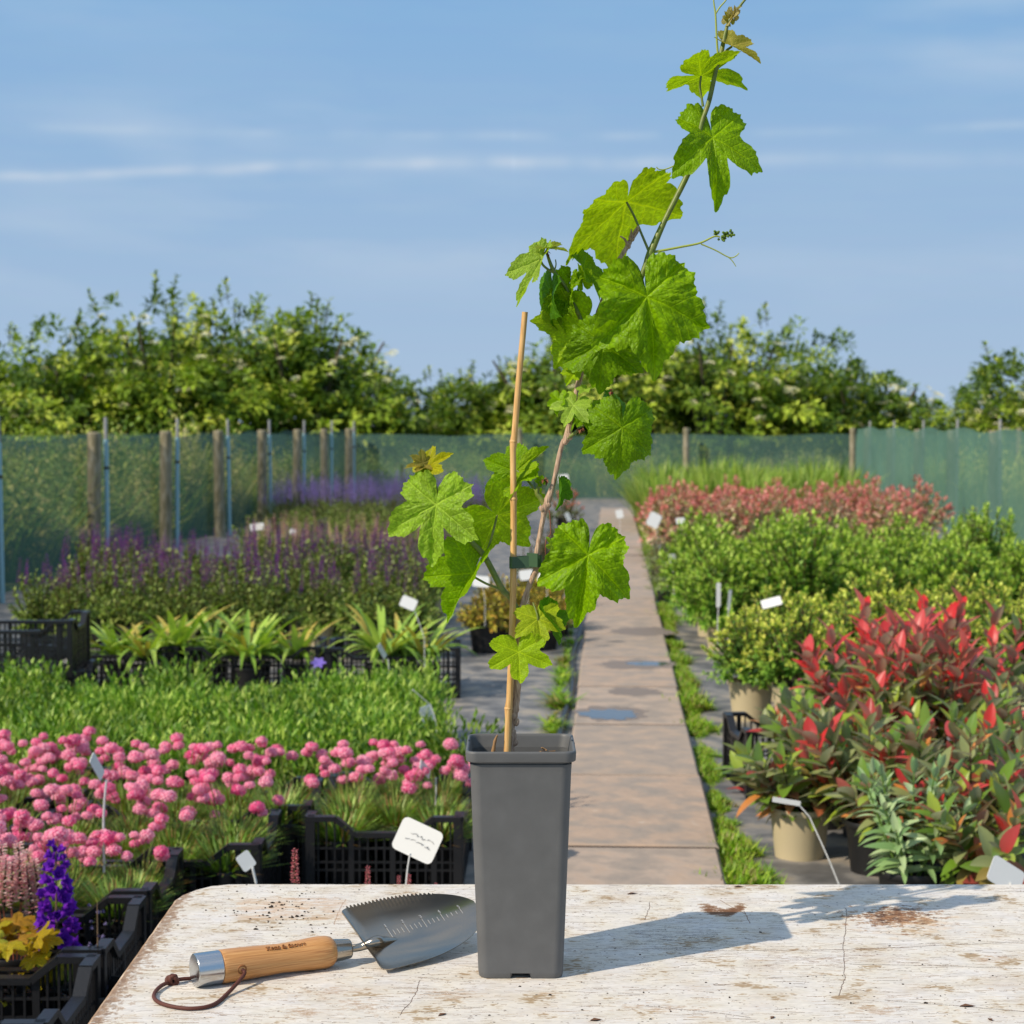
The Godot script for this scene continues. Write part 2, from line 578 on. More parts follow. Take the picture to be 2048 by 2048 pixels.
func make_path() -> void:
	var path := Node3D.new()
	path.name = "path"
	path.set_meta("kind", "structure")
	add_child(path)
	path.position = pf(0.075, 0, 0)
	path.rotation.y = -PATH_TURN
	# concrete slabs with worn edges, one after another
	for k in 23:
		var t0 := 1.9 + k * 1.03
		var mb := MB.new()
		var hw := 0.222 + rnd(-0.004, 0.004)
		var a := t0 + 0.011
		var b := t0 + 1.03 - 0.011
		var top := 0.046 + (rnd(-0.004, 0.004) if k < 4 or k > 11 else 0.0)
		var e := 0.008
		var lift := rnd(-0.004, 0.004) if k < 4 or k > 11 else 0.0
		var ring := func(inset: float, y: float) -> PackedVector3Array:
			return PackedVector3Array([Vector3(-hw + inset, y - lift, -a - inset), Vector3(hw - inset, y + lift, -a - inset), Vector3(hw - inset, y + lift, -b + inset), Vector3(-hw + inset, y - lift, -b + inset)])
		var r0: PackedVector3Array = ring.call(0.0, 0.0)
		var r1: PackedVector3Array = ring.call(0.0, top - e)
		var r2: PackedVector3Array = ring.call(e, top)
		for q in 4:
			var q2 := (q + 1) % 4
			mb.quad(r1[q], r1[q2], r0[q2], r0[q])
			mb.quad(r2[q], r2[q2], r1[q2], r1[q])
		mb.quad(r2[3], r2[2], r2[1], r2[0])
		part("slab", mb.mesh(), mats["slab_%d" % (k % 3)], path)
		var jm := MB.new()
		jm.box(Vector3(0, 0.019, -t0), Vector3(0.436, 0.048, 0.03))
		part("joint_filling", jm.mesh(), mats.compost, path)
	# standing water and damp patches in the hollows of the slabs
	var pud := func(px: float, py: float, rx: float, rz: float, m: String, called: String, lab: String) -> void:
		var c := on_level(px, py, 0.0465 if m == "wet_stone" else 0.0472)
		var mb := MB.new()
		var edge := noise(int(px), 1.0, 2)
		var ringp := PackedVector3Array()
		for q in 72:
			var g := TAU * q / 72
			var w := 1.0 + 0.28 * edge.get_noise_2d(cos(g) * 1.6, sin(g) * 1.6) + 0.15 * edge.get_noise_2d(cos(g) * 6.0, sin(g) * 6.0)
			ringp.append(Vector3(cos(g) * rx * w, 0, sin(g) * rz * w))
		mb.fan(ringp, false)
		solo(called, mb.mesh(), mats[m], lab, "puddle", c)
	pud.call(1222, 1427, 0.145, 0.185, "wet_stone", "damp_patch", "wide damp rim around the clear puddle on the path")
	pud.call(1218, 1428, 0.112, 0.13, "water", "puddle", "round clear puddle reflecting sky on the paving slab")
	pud.call(1268, 1383, 0.115, 0.12, "wet_stone", "damp_patch", "small brown damp patch behind the clear puddle")
	pud.call(1272, 1329, 0.19, 0.17, "wet_stone", "damp_patch", "long grey wet patch across the whole slab")
	pud.call(1296, 1327, 0.10, 0.075, "water", "puddle", "shallow puddle inside the long grey wet patch")
	pud.call(1286, 1263, 0.17, 0.22, "wet_stone", "damp_patch", "dark mossy damp patch far along the path")
	# black water pipe along the left edge
	var mb := MB.new()
	var pts: Array = []
	for k in 20:
		pts.append(pf(-0.182 + 0.012 * sin(k * 1.7) - 0.0006 * k, 3.0 + k * 0.62, 0.018))
	mb.tube(smooth_path(pts, 4), PackedFloat32Array([0.0135]), 8)
	solo("water_pipe", mb.mesh(), mats.hose_black, "thin black water pipe lying along the left edge of the path", "pipe")
	# weeds in the joint beside the slabs
	weed_strip("weed_strip", "low green weeds and moss growing along the right edge of the path", 0.335, 0.058, 3.6, 24.5, 9000, 0.031)
	weed_strip("weed_strip", "few thin weeds growing beside the black water pipe", -0.235, 0.03, 6.2, 12.0, 240, 0.05)
	# fallen red leaf
	mb = MB.new()
	mb.col = vc(190, 70, 60)
	mb.leaf(Vector3.ZERO, Vector3(0.9, 0.05, 0.4).normalized(), Vector3.UP, 0.085, 0.03, 0.3, 0.1)
	solo("fallen_leaf", mb.mesh(), mats.leaf, "fallen pink red leaf lying on the ground cover beside the path", "leaf", on_level(1450, 1578, 0.022))


func weed_strip(called: String, label: String, s0: float, half: float, t0: float, t1: float, count: int, l: float) -> void:
	var mm := MultiMesh.new()
	mm.transform_format = MultiMesh.TRANSFORM_3D
	mm.use_colors = true
	var mb := MB.new()
	for k in 15:
		var az := rnd(0, TAU)
		var d := unit_dir(az, rnd(0.3, 1.3))
		if k % 3:
			mb.blade(Vector3.ZERO, d, Vector3(d.x, -0.3, d.z) * 0.3, rnd(0.7, 1.5) * l, l * 0.13, 2)
		else:
			mb.leaf(Vector3.ZERO, d, face_up(d, Vector3.UP), rnd(0.6, 1.0) * l, l * 0.28, 0.2, 0.25)
	mm.mesh = mb.mesh()
	mm.instance_count = count
	var cols := [vc(130, 164, 40), vc(152, 174, 54), vc(108, 144, 40), vc(146, 138, 76), vc(120, 160, 34)]
	var bare := noise(44, 0.5, 3)
	for k in count:
		var t := t0 + (t1 - t0) * pow(rg.randf(), 1.6)
		var w := clampf(0.7 + bare.get_noise_1d(t * 3.0) * 1.4, 0.25, 1.5)
		var s := s0 + rg.randfn(0.0, 0.5) * half * w
		var sz := rnd(0.5, 1.25) * w
		mm.set_instance_transform(k, Transform3D(Basis(Vector3.UP, rnd(0, TAU)).scaled(Vector3.ONE * sz), pf(s, t, 0.008)))
		mm.set_instance_color(k, pick(cols))
	var o := MultiMeshInstance3D.new()
	o.name = numbered(called)
	o.multimesh = mm
	o.material_override = mats.leaf
	add_child(o, true)
	tag(o, label, "weeds")
	o.set_meta("kind", "stuff")


# ---------------------------------------------------------------- fences

func post_mesh(h: float, r: float) -> ArrayMesh:
	var mb := MB.new()
	mb.lathe([[r * 1.02, -0.05], [r, 0.3], [r * 0.97, h - 0.012], [r * 0.86, h], [0.002, h + 0.004]], 12)
	return mb.mesh()


func net_mesh(a: Vector3, b: Vector3, h: float, sd: int, ripple := 0.05) -> ArrayMesh:
	var mb := MB.new()
	var n := noise(sd, 0.6, 3)
	var l := a.distance_to(b)
	var dir := (b - a) / l
	var side := dir.cross(Vector3.UP)
	var rows: Array = []
	for r in 9:
		var f := r / 8.0
		var row := PackedVector3Array()
		var steps := int(l / 0.16)
		for q in steps + 1:
			var x := l * q / steps
			var sag := 0.02 * sin(x / 2.37 * TAU) + 0.03 * n.get_noise_2d(x, 40.0)
			var y := (h + sag) * (1.0 - f) + 0.01
			row.append(a + dir * x + side * ripple * (0.3 + 0.9 * f) * n.get_noise_2d(x * 3.0, f * 0.8) + Vector3.UP * y)
		rows.append(row)
	mb.grid(rows)
	return mb.mesh()


func make_fences() -> void:
	var post := post_mesh(1.15, 0.058)
	var lower := post_mesh(1.16, 0.05)
	var pole := MB.new()
	pole.lathe([[0.019, 0.0], [0.019, 1.09], [0.001, 1.095]], 10)
	var cap := MB.new()
	cap.lathe([[0.015, 1.08], [0.015, 1.27], [0.001, 1.275]], 8)
	var tie := MB.new()
	tie.lathe([[0.021, -0.012], [0.023, 0.0], [0.021, 0.012]], 8)
	var pole_m := pole.mesh()
	var cap_m := cap.mesh()
	var tie_m := tie.mesh()
	var left := thing("windbreak_fence", "green windbreak net fence on posts with pale blue poles, beside the salvias", "fence")
	part("net", net_mesh(pf(-4.31, 29.4), pf(-4.31, 6.0), 1.1, 51), mats.net_green, left)
	for k in range(-2, 7):
		var t := 14.55 + 2.38 * k if k >= 0 else 14.55 + 2.6 * k
		part("post", post, mats.post_wood, left, Transform3D(Basis(Vector3.UP, k * 1.3).rotated(Vector3.FORWARD, rnd(-0.02, 0.02)), pf(-4.2, t)))
		var pl := part("pole", pole_m, mats.pole_blue, left, Transform3D(Basis(Vector3.FORWARD, rnd(-0.02, 0.02)), pf(-4.12, t + 0.12)))
		part("pole_top", cap_m, mats.pole_grey, pl)
		part("tie", tie_m, mats.hose_black, pl, Transform3D(Basis.IDENTITY, Vector3(0, 0.86, 0)))
	var back := thing("windbreak_fence", "low dark green net fence across the far end of the path", "fence")
	part("net", net_mesh(gp(2300, 29.6), gp(-500, 29.6), 1.04, 52), mats.net_green, back)
	for k in range(-2, 6):
		part("post", lower, mats.post_wood, back, Transform3D(Basis(Vector3.UP, k * 0.9), gp(1039 + 333.0 * k, 29.4)))
	var right := thing("windbreak_fence", "rippled green net fence, tinted brighter, behind the right hand shrubs", "fence")
	part("net", net_mesh(pf(3.88, 15.0), pf(3.88, 29.0), 1.15, 53, 0.09), mats.net_green_bright, right)
	for k in 6:
		var t := 28.9 - 2.37 * k
		part("post", post, mats.post_wood, right, Transform3D(Basis(Vector3.UP, k * 1.1), pf(4.02, t)))
		var pl := part("pole", pole_m, mats.pole_grey, right, Transform3D(Basis(Vector3.FORWARD, rnd(-0.02, 0.02)), pf(3.97, t - 0.6)))
		part("pole_top", cap_m, mats.pole_grey, pl)
		part("tie", tie_m, mats.hose_black, pl, Transform3D(Basis.IDENTITY, Vector3(0, 0.86, 0)))


# ---------------------------------------------------------------- hedge trees beyond the fence

func tree_crown(wide: float, tall: float, low: float, clumps: int) -> ArrayMesh:
	var mb := MB.new()
	var cols := [vc(100, 126, 36), vc(130, 154, 46), vc(160, 178, 62), vc(186, 196, 84), vc(72, 98, 30), vc(114, 140, 42), vc(86, 112, 34)]
	# crown made of several lobes of different height
	var lobes: Array = []
	for k in 7:
		var az := TAU * k / 7.0 + rnd(-0.4, 0.4)
		var rr := wide * rnd(0.22, 0.62)
		lobes.append([Vector3(cos(az) * rr, rnd(tall * 0.32, tall * 0.70), sin(az) * rr * 0.8), rnd(0.55, 0.9) * wide * 0.42])
	lobes.append([Vector3(rnd(-0.3, 0.3), tall * 0.66, 0), wide * 0.40])
	lobes.append([Vector3(rnd(-0.6, 0.6), tall * 0.74, 0), wide * 0.30])
	for k in clumps:
		var lb: Array = lobes[rg.randi() % lobes.size()]
		var d := unit_dir(rnd(0, TAU), asin(rnd(-0.75, 1.0)))
		var rr: float = lb[1] * pow(rg.randf(), 0.33)
		var c: Vector3 = lb[0] + d * rr * Vector3(1, 0.8, 1)
		if c.y < low or c.y > tall * 1.06:
			continue
		var base: Color = pick(cols)
		var spread := rnd(0.10, 0.20)
		for q in 26:                                   # a bough end: leaves crowd round it and face outwards
			var off := unit_dir(rnd(0, TAU), asin(rnd(-0.8, 1.0))) * spread * pow(rg.randf(), 0.5)
			var dd := (off.normalized() * 0.8 + d * 0.5 + Vector3(rnd(-0.5, 0.5), rnd(-0.5, 0.3), rnd(-0.5, 0.5))).normalized()
			var b2 := rnd(0.8, 1.25)
			mb.col = Color(base.r * b2, base.g * b2, base.b * b2)
			mb.leaf(c + off, dd, face_up(dd, (Vector3.UP + d * 0.6).normalized()), rnd(0.11, 0.18), rnd(0.055, 0.085), 0.25, 0.25)
	# loose upright shoots that break the outline
	for k in 20:
		var lb: Array = lobes[rg.randi() % lobes.size()]
		var d := unit_dir(rnd(0, TAU), rnd(0.5, 1.35))
		var a: Vector3 = lb[0] + d * lb[1] * 0.7
		var b: Vector3 = a + (d * 0.6 + Vector3.UP * 0.7).normalized() * rnd(0.25, 0.55)
		mb.col = vc(96, 88, 62)
		mb.bar(a, b, 0.012, 0.012)
		leafy_stem(mb, a, b, 12, 0.17, 0.08, cols, 0.2, 1.0, 0.2, 0.3)
	return mb.mesh()


func tree_trunk(wide: float, tall: float) -> ArrayMesh:
	var mb := MB.new()
	for k in 6:
		var az := TAU * k / 6.0 + rnd(-0.4, 0.4)
		var rr := wide * rnd(0.15, 0.4)
		var pts := [Vector3(cos(az) * 0.12, -0.05, sin(az) * 0.12), Vector3(cos(az) * rr * 0.4, tall * 0.3, sin(az) * rr * 0.4), Vector3(cos(az) * rr * 0.8, tall * 0.6, sin(az) * rr * 0.8), Vector3(cos(az) * rr * 1.2, tall * 0.86, sin(az) * rr * 1.2)]
		mb.tube(smooth_path(pts, 3), PackedFloat32Array([0.07, 0.065, 0.06, 0.05, 0.045, 0.04, 0.035, 0.03, 0.022, 0.015]), 6)
	return mb.mesh()


func umbel_mesh() -> ArrayMesh:
	var mb := MB.new()
	for k in 34:
		var r := 0.115 * sqrt((k + 0.5) / 34.0)
		var g := k * 2.4
		mb.col = pick([vc(242, 236, 190), vc(234, 226, 160), vc(248, 244, 216)])
		var d := unit_dir(g, 0.5)
		mb.leaf(Vector3(cos(g) * r, rnd(-0.006, 0.012) - r * r * 1.5, sin(g) * r), d, face_up(d, Vector3.UP), 0.040, 0.037, 0.2, 0.1)
	return mb.mesh()


func make_trees() -> void:
	var um := umbel_mesh()
	var crowns: Array = []
	for k in 4:
		var wide: float = [3.4, 3.0, 3.8, 2.8][k]
		crowns.append([wide, tree_crown(wide, 3.0, 0.3, 400), tree_trunk(wide, 3.0)])
	# column in the photo, distance, top row in the photo, width in metres, crown kind
	var spots := [
		[-1250, 33.0, 640, 4.4, 0], [-1000, 34.0, 650, 4.2, 2], [-740, 33.5, 600, 4.4, 3], [-480, 34.0, 630, 4.2, 2], [-250, 34.0, 650, 4.2, 1], [20, 35.0, 655, 3.8, 0], [150, 33.0, 690, 3.0, 3], [330, 33.4, 572, 4.0, 2], [470, 34.5, 610, 3.4, 0],
		[610, 33.6, 606, 3.8, 1], [745, 34.0, 745, 3.0, 2], [905, 36.0, 825, 2.2, 3], [1020, 34.4, 722, 2.8, 0], [1130, 34.0, 660, 3.6, 1],
		[1290, 33.8, 645, 3.6, 3], [1425, 33.2, 622, 3.8, 2], [1560, 34.0, 684, 3.4, 0], [1735, 33.6, 735, 3.2, 1], [1860, 35.0, 835, 1.8, 3],
		[2070, 33.0, 750, 2.8, 2], [2190, 34.0, 660, 4.0, 0]]
	var labels := ["elder bush with sparse cream flowers at the left end of the hedge", "dark elder bush standing between two taller elders left of the gap", "tall spreading elder with loose top shoots, highest of the hedge left of the gap",
		"bushy elder full of cream flower heads beside the gap in the hedge", "low rounded elder bush in the dip of the hedge line", "broad flowering elder behind the vine on the far side of the fence", "flowering elder bush at the right end of the hedge"]
	var which := [0, 0, 0, 0, 0, 0, 1, 2, 1, 3, 3, 4, 5, 5, 5, 5, 5, 3, 4, 6, 6]
	var cols := 0
	for s in spots:
		var cr: Array = crowns[s[4]]
		var top: float = at(s[0], s[2], s[1]).y
		var o := thing("elder_tree", labels[which[cols]], "tree", gp(s[0], s[1]), rnd(0, TAU), "elder hedge beyond the fence")
		cols += 1
		o.scale = Vector3(s[3] / cr[0], top / 3.2, s[3] / cr[0])
		part("trunk", cr[2], mats.tree_bark, o)
		part("crown", cr[1], mats.leaf, o)
		var inv := o.transform.affine_inverse()
		for k in 34:
			var az := rnd(0.15, PI - 0.15)                 # the side that faces the nursery
			var y := rnd(0.36, 0.84)
			var r: float = s[3] * 0.5 * sqrt(maxf(0.12, 1.0 - pow((y - 0.55) / 0.5, 2.0))) * rnd(0.80, 0.95)
			var wp := o.position + Vector3(cos(az) * r, y * top, sin(az) * r)
			var b := (Basis(Vector3.UP, rnd(0, TAU)) * Basis(Vector3.RIGHT, rnd(-0.4, 0.4))).scaled(Vector3.ONE * rnd(0.7, 1.25))
			part("flower_cluster", um, mats.petal, o, inv * Transform3D(Basis(Vector3.RIGHT, 0.5) * b.scaled(Vector3.ONE * 0.66), wp))
	# rough grass and tall weeds between the fences and the hedge
	var mm := MultiMesh.new()
	mm.transform_format = MultiMesh.TRANSFORM_3D
	mm.use_colors = true
	var mb := MB.new()
	for k in 9:
		var az := rnd(0, TAU)
		var lean := rnd(0.05, 0.45)
		mb.blade(Vector3(rnd(-0.15, 0.15), 0, rnd(-0.15, 0.15)), Vector3(cos(az) * lean, 1, sin(az) * lean), Vector3(cos(az), -0.4, sin(az)) * 0.35, rnd(0.4, 0.95), 0.03)
	for k in 16:
		var a := Vector3(rnd(-0.2, 0.15), 0, rnd(-0.15, 0.15))
		leafy_stem(mb, a, a + Vector3(rnd(-0.1, 0.1), rnd(0.5, 0.95), rnd(-0.1, 0.1)), 12, 0.10, 0.045, [Color(1, 1, 1)], 0.15, 1.1)
	mb.col = Color.WHITE
	mm.mesh = mb.mesh()
	mm.instance_count = 2600
	var tint := [vc(186, 192, 96), vc(160, 176, 80), vc(128, 156, 70), vc(200, 194, 116), vc(112, 140, 60)]
	var den := noise(61, 0.25, 3)
	for k in 2600:
		var p := Vector3.ZERO
		if k < 1300:
			p = pf(-4.7 - pow(rg.randf(), 1.4) * 9.0, rnd(8.0, 30.0))
		else:
			p = Vector3(rnd(-12.0, 13.0), 0, -rnd(30.0, 35.0))
			if k > 2200:
				p = pf(4.4 + rg.randf() * 4.0, rnd(17.0, 30.0))
		var h := clampf(0.75 + 0.9 * den.get_noise_2d(p.x, p.z), 0.3, 1.3)
		mm.set_instance_transform(k, Transform3D(Basis(Vector3.UP, rnd(0, TAU)).scaled(Vector3(1.0, h, 1.0) * rnd(0.8, 1.2)), p))
		mm.set_instance_color(k, pick(tint))
	var o := MultiMeshInstance3D.new()
	o.name = "rough_grass"
	o.multimesh = mm
	o.material_override = mats.leaf
	add_child(o)
	tag(o, "tall rough grass and weeds growing outside the net fences", "grass")
	o.set_meta("kind", "stuff")


# ---------------------------------------------------------------- crates and pots

func crate_side(l: float, h: float, ear: float) -> ArrayMesh:   # one wall in the x-y plane, centred, standing on y = 0
	var mb := MB.new()
	var hl := l * 0.5
	# sloping top rim: low in the middle, raised towards the corners
	var rim := [Vector3(-hl, h + ear, 0), Vector3(-hl + 0.07, h + ear, 0), Vector3(-hl + 0.12, h, 0), Vector3(hl - 0.12, h, 0), Vector3(hl - 0.07, h + ear, 0), Vector3(hl, h + ear, 0)]
	for k in 5:
		mb.bar(rim[k], rim[k + 1], 0.024, 0.013)
	mb.box(Vector3(0, 0.008, 0), Vector3(l, 0.016, 0.008))
	for y in [0.036, 0.056, 0.095, 0.115, 0.15]:
		mb.box(Vector3(0, y, 0), Vector3(l - 0.02, 0.005, 0.005))
	var n := int(l / 0.021)
	for k in n + 1:
		var x := -hl + 0.006 + (l - 0.012) * k / n
		var e := clampf((absf(x) - (hl - 0.12)) / 0.05, 0, 1)
		mb.box(Vector3(x, (h + ear * e) * 0.5, 0), Vector3(0.0045 if k % 5 else 0.014, h + ear * e - 0.004, 0.007))
	for sx in [-1.0, 1.0]:
		mb.box(Vector3(sx * (hl - 0.008), (h + ear) * 0.5, 0), Vector3(0.022, h + ear - 0.006, 0.022))
	return mb.mesh()


func make_crate() -> Node3D:   # 60 x 40 cm stacking crate, open at the top
	var o := thing("plastic_crate", "open black plastic crate holding small pots", "crate", Vector3.ZERO, 0, "black nursery crates")
	var long := crate_side(0.585, 0.185, 0.04)
	var short := crate_side(0.385, 0.185, 0.04)
	part("side_wall", long, mats.crate_plastic, o, Transform3D(Basis.IDENTITY, Vector3(0, 0, 0.187)))
	part("side_wall", long, mats.crate_plastic, o, Transform3D(Basis(Vector3.UP, PI), Vector3(0, 0, -0.187)))
	part("end_wall", short, mats.crate_plastic, o, Transform3D(Basis(Vector3.UP, PI / 2), Vector3(0.287, 0, 0)))
	part("end_wall", short, mats.crate_plastic, o, Transform3D(Basis(Vector3.UP, -PI / 2), Vector3(-0.287, 0, 0)))
	var mb := MB.new()
	for k in 13:
		mb.box(Vector3(-0.276 + 0.046 * k, 0.012, 0), Vector3(0.016, 0.006, 0.366))
	for k in 9:
		mb.box(Vector3(0, 0.0185, -0.176 + 0.044 * k), Vector3(0.568, 0.006, 0.014))
	part("floor_grid", mb.mesh(), mats.crate_plastic, o)
	return o


func round_pot(r: float, h: float) -> ArrayMesh:
	var mb := MB.new()
	mb.lathe([[0.0, 0.004], [r * 0.78, 0.0], [r * 0.80, 0.006], [r * 0.965, h * 0.88], [r * 1.0, h * 0.885], [r * 1.03, h * 0.9], [r * 1.04, h], [r * 0.985, h], [r * 0.95, h * 0.86]], 22)
	return mb.mesh()


func square_pot(w: float, h: float) -> ArrayMesh:
	var mb := MB.new()
	var rows: Array = []
	for p in [[0.36, 0.0], [0.49, h * 0.93], [0.5, h * 0.93], [0.5, h], [0.465, h], [0.45, h * 0.82]]:
		var row := PackedVector3Array()
		for q in 4:
			for e in 2:
				var g := PI / 4 + PI / 2 * q + (e - 0.5) * 0.3
				row.append(Vector3(cos(g), 0, sin(g)) * w * p[0] * 1.36 + Vector3.UP * p[1])
		rows.append(row)
	mb.grid(rows, true)
	return mb.mesh()


func soil_disc(r: float, y: float) -> ArrayMesh:
	var mb := MB.new()
	mb.lathe([[r, y - 0.004], [r * 0.6, y + 0.004], [0.001, y + 0.006]], 12)
	return mb.mesh()


# ---------------------------------------------------------------- plants

func thrift_tuft(rad: float, l: float, count: int) -> ArrayMesh:
	var mb := MB.new()
	var cols := [vc(112, 148, 60), vc(136, 168, 76), vc(158, 182, 98), vc(96, 128, 50), vc(150, 120, 70)]
	for k in count:
		var az := rnd(0, TAU)
		var el := rnd(0.25, 1.5)
		var d := unit_dir(az, el)
		var cc: Color = pick(cols)
		var b := rnd(0.8, 1.2)
		mb.col = Color(cc.r * b, cc.g * b, cc.b * b)
		mb.blade(Vector3(cos(az), 0, sin(az)) * rad * 0.6 * sqrt(rg.randf()), d, Vector3(cos(az), -0.2, sin(az)) * 0.25, l * rnd(0.6, 1.1), 0.0042, 2)
	return mb.mesh()


func thrift_head(sd: int, tone: float) -> ArrayMesh:
	rg.seed = sd
	var mb := MB.new()
	var cols := [vc(252, 140, 178), vc(250, 124, 166), vc(253, 160, 190), vc(244, 108, 154), vc(254, 176, 200)].map(func(c): return Color(c.r, c.g, c.b).lerp(vc(255, 206, 218), tone) if tone >= 0.0 else c.lerp(vc(216, 66, 134), -tone))
	mb.col = vc(226, 96, 152)
	mb.ball(Vector3.ZERO, Vector3(0.0145, 0.0125, 0.0145), 8, 5)
	for k in 64:
		var y := 1.0 - 1.7 * (k + 0.5) / 64.0
		var g := k * 2.39996
		var d := Vector3(cos(g) * sqrt(maxf(0.0, 1 - y * y)), y, sin(g) * sqrt(maxf(0.0, 1 - y * y)))
		mb.col = pick(cols)
		var s := face_up(d, Vector3(rnd(-1, 1), rnd(-1, 1), rnd(-1, 1)))
		mb.leaf(d * Vector3(0.0165, 0.0145, 0.0165) - s * 0.0035, (s + d * 0.25).normalized(), face_up((s + d * 0.25).normalized(), d), 0.0085, 0.0075, -0.3, -0.1)
	return mb.mesh()


func stem_mesh(h: float, r: float, bend: Vector3, c: Color) -> ArrayMesh:
	var mb := MB.new()
	mb.col = c
	mb.tube(smooth_path([Vector3.ZERO, Vector3(bend.x * 0.2, h * 0.4, bend.z * 0.2), Vector3(bend.x * 0.6, h * 0.75, bend.z * 0.6), Vector3(bend.x, h, bend.z)], 2), PackedFloat32Array([r, r * 0.8]), 4, false)
	return mb.mesh()


var thrift_bits := {}


func make_thrift(flowers: int, label: String) -> Node3D:
	if thrift_bits.is_empty():
		thrift_bits.heads = [thrift_head(21, 0.35), thrift_head(22, 0.6), thrift_head(23, 0.1), thrift_head(24, 0.45), thrift_head(25, -0.3), thrift_head(26, 0.25)]
		rg.seed = 77
		thrift_bits.tufts = [thrift_tuft(0.075, 0.078, 560), thrift_tuft(0.07, 0.085, 520), thrift_tuft(0.075, 0.074, 580)]
		thrift_bits.pot = square_pot(0.105, 0.14)
		thrift_bits.soil = soil_disc(0.056, 0.122)
	var o := thing("thrift_plant", label, "plant", Vector3.ZERO, 0, "thrift plants in black crates")
	part("pot", thrift_bits.pot, mats.pot_black, o)
	part("soil", thrift_bits.soil, mats.compost, o)
	part("foliage", pick(thrift_bits.tufts), mats.leaf, o, Transform3D(Basis(Vector3.UP, rnd(0, TAU)), Vector3(0, 0.126, 0)))
	for k in flowers:
		var az := rnd(0, TAU)
		var h := rnd(0.085, 0.175)
		var out := rnd(0.01, 0.075)
		var base := Vector3(cos(az) * 0.02, 0.13, sin(az) * 0.02)
		var bend := Vector3(cos(az) * out, 0, sin(az) * out)
		var fl := part("flower", pick(thrift_bits.heads), mats.petal, o, Transform3D(Basis(Vector3.UP, rnd(0, TAU)) * Basis(Vector3.RIGHT, rnd(-0.4, 0.4)).scaled(Vector3(1, rnd(0.8, 1.0), 1) * rnd(0.68, 1.1)), base + bend + Vector3.UP * h))
		part("stem", stem_mesh(h, 0.0013, bend, vc(120, 132, 66)), mats.leaf, fl, fl.transform.affine_inverse() * Transform3D(Basis.IDENTITY, base))
	return o


func make_leafy_tuft(called: String, label: String, cat: String, group: String, h: float, rad: float, blades: int, w: float, cols: Array, pot: Mesh, pot_mat: Material, pot_h: float) -> Node3D:
	var o := thing(called, label, cat, Vector3.ZERO, 0, group)
	var mb := MB.new()
	for k in blades:
		var az := rnd(0, TAU)
		var lean := pow(rg.randf(), 0.8) * 0.62
		var cc: Color = pick(cols)
		var b := rnd(0.78, 1.22)
		mb.col = Color(cc.r * b, cc.g * b, cc.b * b)
		mb.blade(Vector3(cos(az), 0, sin(az)) * rad * 0.5 * sqrt(rg.randf()), Vector3(cos(az) * lean, 1, sin(az) * lean).normalized(), Vector3(cos(az), -0.35, sin(az)) * 0.28 * lean * 2.0, h * rnd(0.55, 1.1), w * rnd(0.7, 1.2), 4)
	part("foliage", mb.mesh(), mats.leaf, o, Transform3D(Basis.IDENTITY, Vector3(0, pot_h * 0.85, 0)))
	part("pot", pot, pot_mat, o)
	return o


# many leafy shoots from one base: the usual potted shrub
func shrub_foliage(rad: float, h: float, low: float, shoots: int, per: int, l: float, w: float, cols: Array, tips: Array, mb: MB) -> void:
	for k in shoots:
		var az := rnd(0, TAU)
		var f := sqrt(rg.randf())
		var top := Vector3(cos(az) * rad * f, h * (1.0 - 0.42 * f * f) * rnd(0.82, 1.06), sin(az) * rad * f)
		var a := Vector3(top.x * 0.35, low + (top.y - low) * rnd(0.05, 0.4), top.z * 0.35)
		mb.col = vc(92, 84, 50)
		mb.bar(a, top, 0.004, 0.004)
		leafy_stem(mb, a, top, per, l, w, cols, 0.1, 1.0, 0.15, 0.35)
		if tips:
			leafy_stem(mb, a.lerp(top, 0.88), top + (top - a).normalized() * l * 0.25, 5, l * 0.75, w * 0.75, tips, 0.0, 0.7, 0.05, 0.2)
	# leaves that skirt the lower outside
	for k in shoots / 2:
		var az := rnd(0, TAU)
		var p := Vector3(cos(az) * rad * rnd(0.6, 1.0), low + (h - low) * rnd(0.0, 0.35), sin(az) * rad * rnd(0.6, 1.0))
		leafy_stem(mb, p * Vector3(0.6, 0.9, 0.6), p, per - 2, l, w, cols, 0.2, 1.1, 0.2, 0.3)


func make_shrub(called: String, label: String, group: String, rad: float, h: float, low: float, shoots: int, per: int, l: float, w: float, cols: Array, tips: Array, pot: Mesh, pot_mat: Material, gloss := false) -> Node3D:
	var o := thing(called, label, "plant" if h < 0.45 else "shrub", Vector3.ZERO, 0, group)
	var mb := MB.new()
	shrub_foliage(rad, h, low, shoots, per, l, w, cols, tips, mb)
	part("foliage", mb.mesh(), mats.leaf_gloss if gloss else mats.leaf, o)
	mb = MB.new()
	for k in 5:
		var az := TAU * k / 5.0 + rnd(-0.4, 0.4)
		mb.tube(PackedVector3Array([Vector3(cos(az) * 0.015, low * 0.5, sin(az) * 0.015), Vector3(cos(az) * rad * 0.3, low + (h - low) * 0.35, sin(az) * rad * 0.3), Vector3(cos(az) * rad * 0.45, low + (h - low) * 0.6, sin(az) * rad * 0.45)]), PackedFloat32Array([0.006, 0.005, 0.003]), 5)
	part("stems", mb.mesh(), mats.stem_brown, o)
	part("pot", pot, pot_mat, o)
	part("soil", soil_disc(0.085, 0.15), mats.compost, o)
	return o


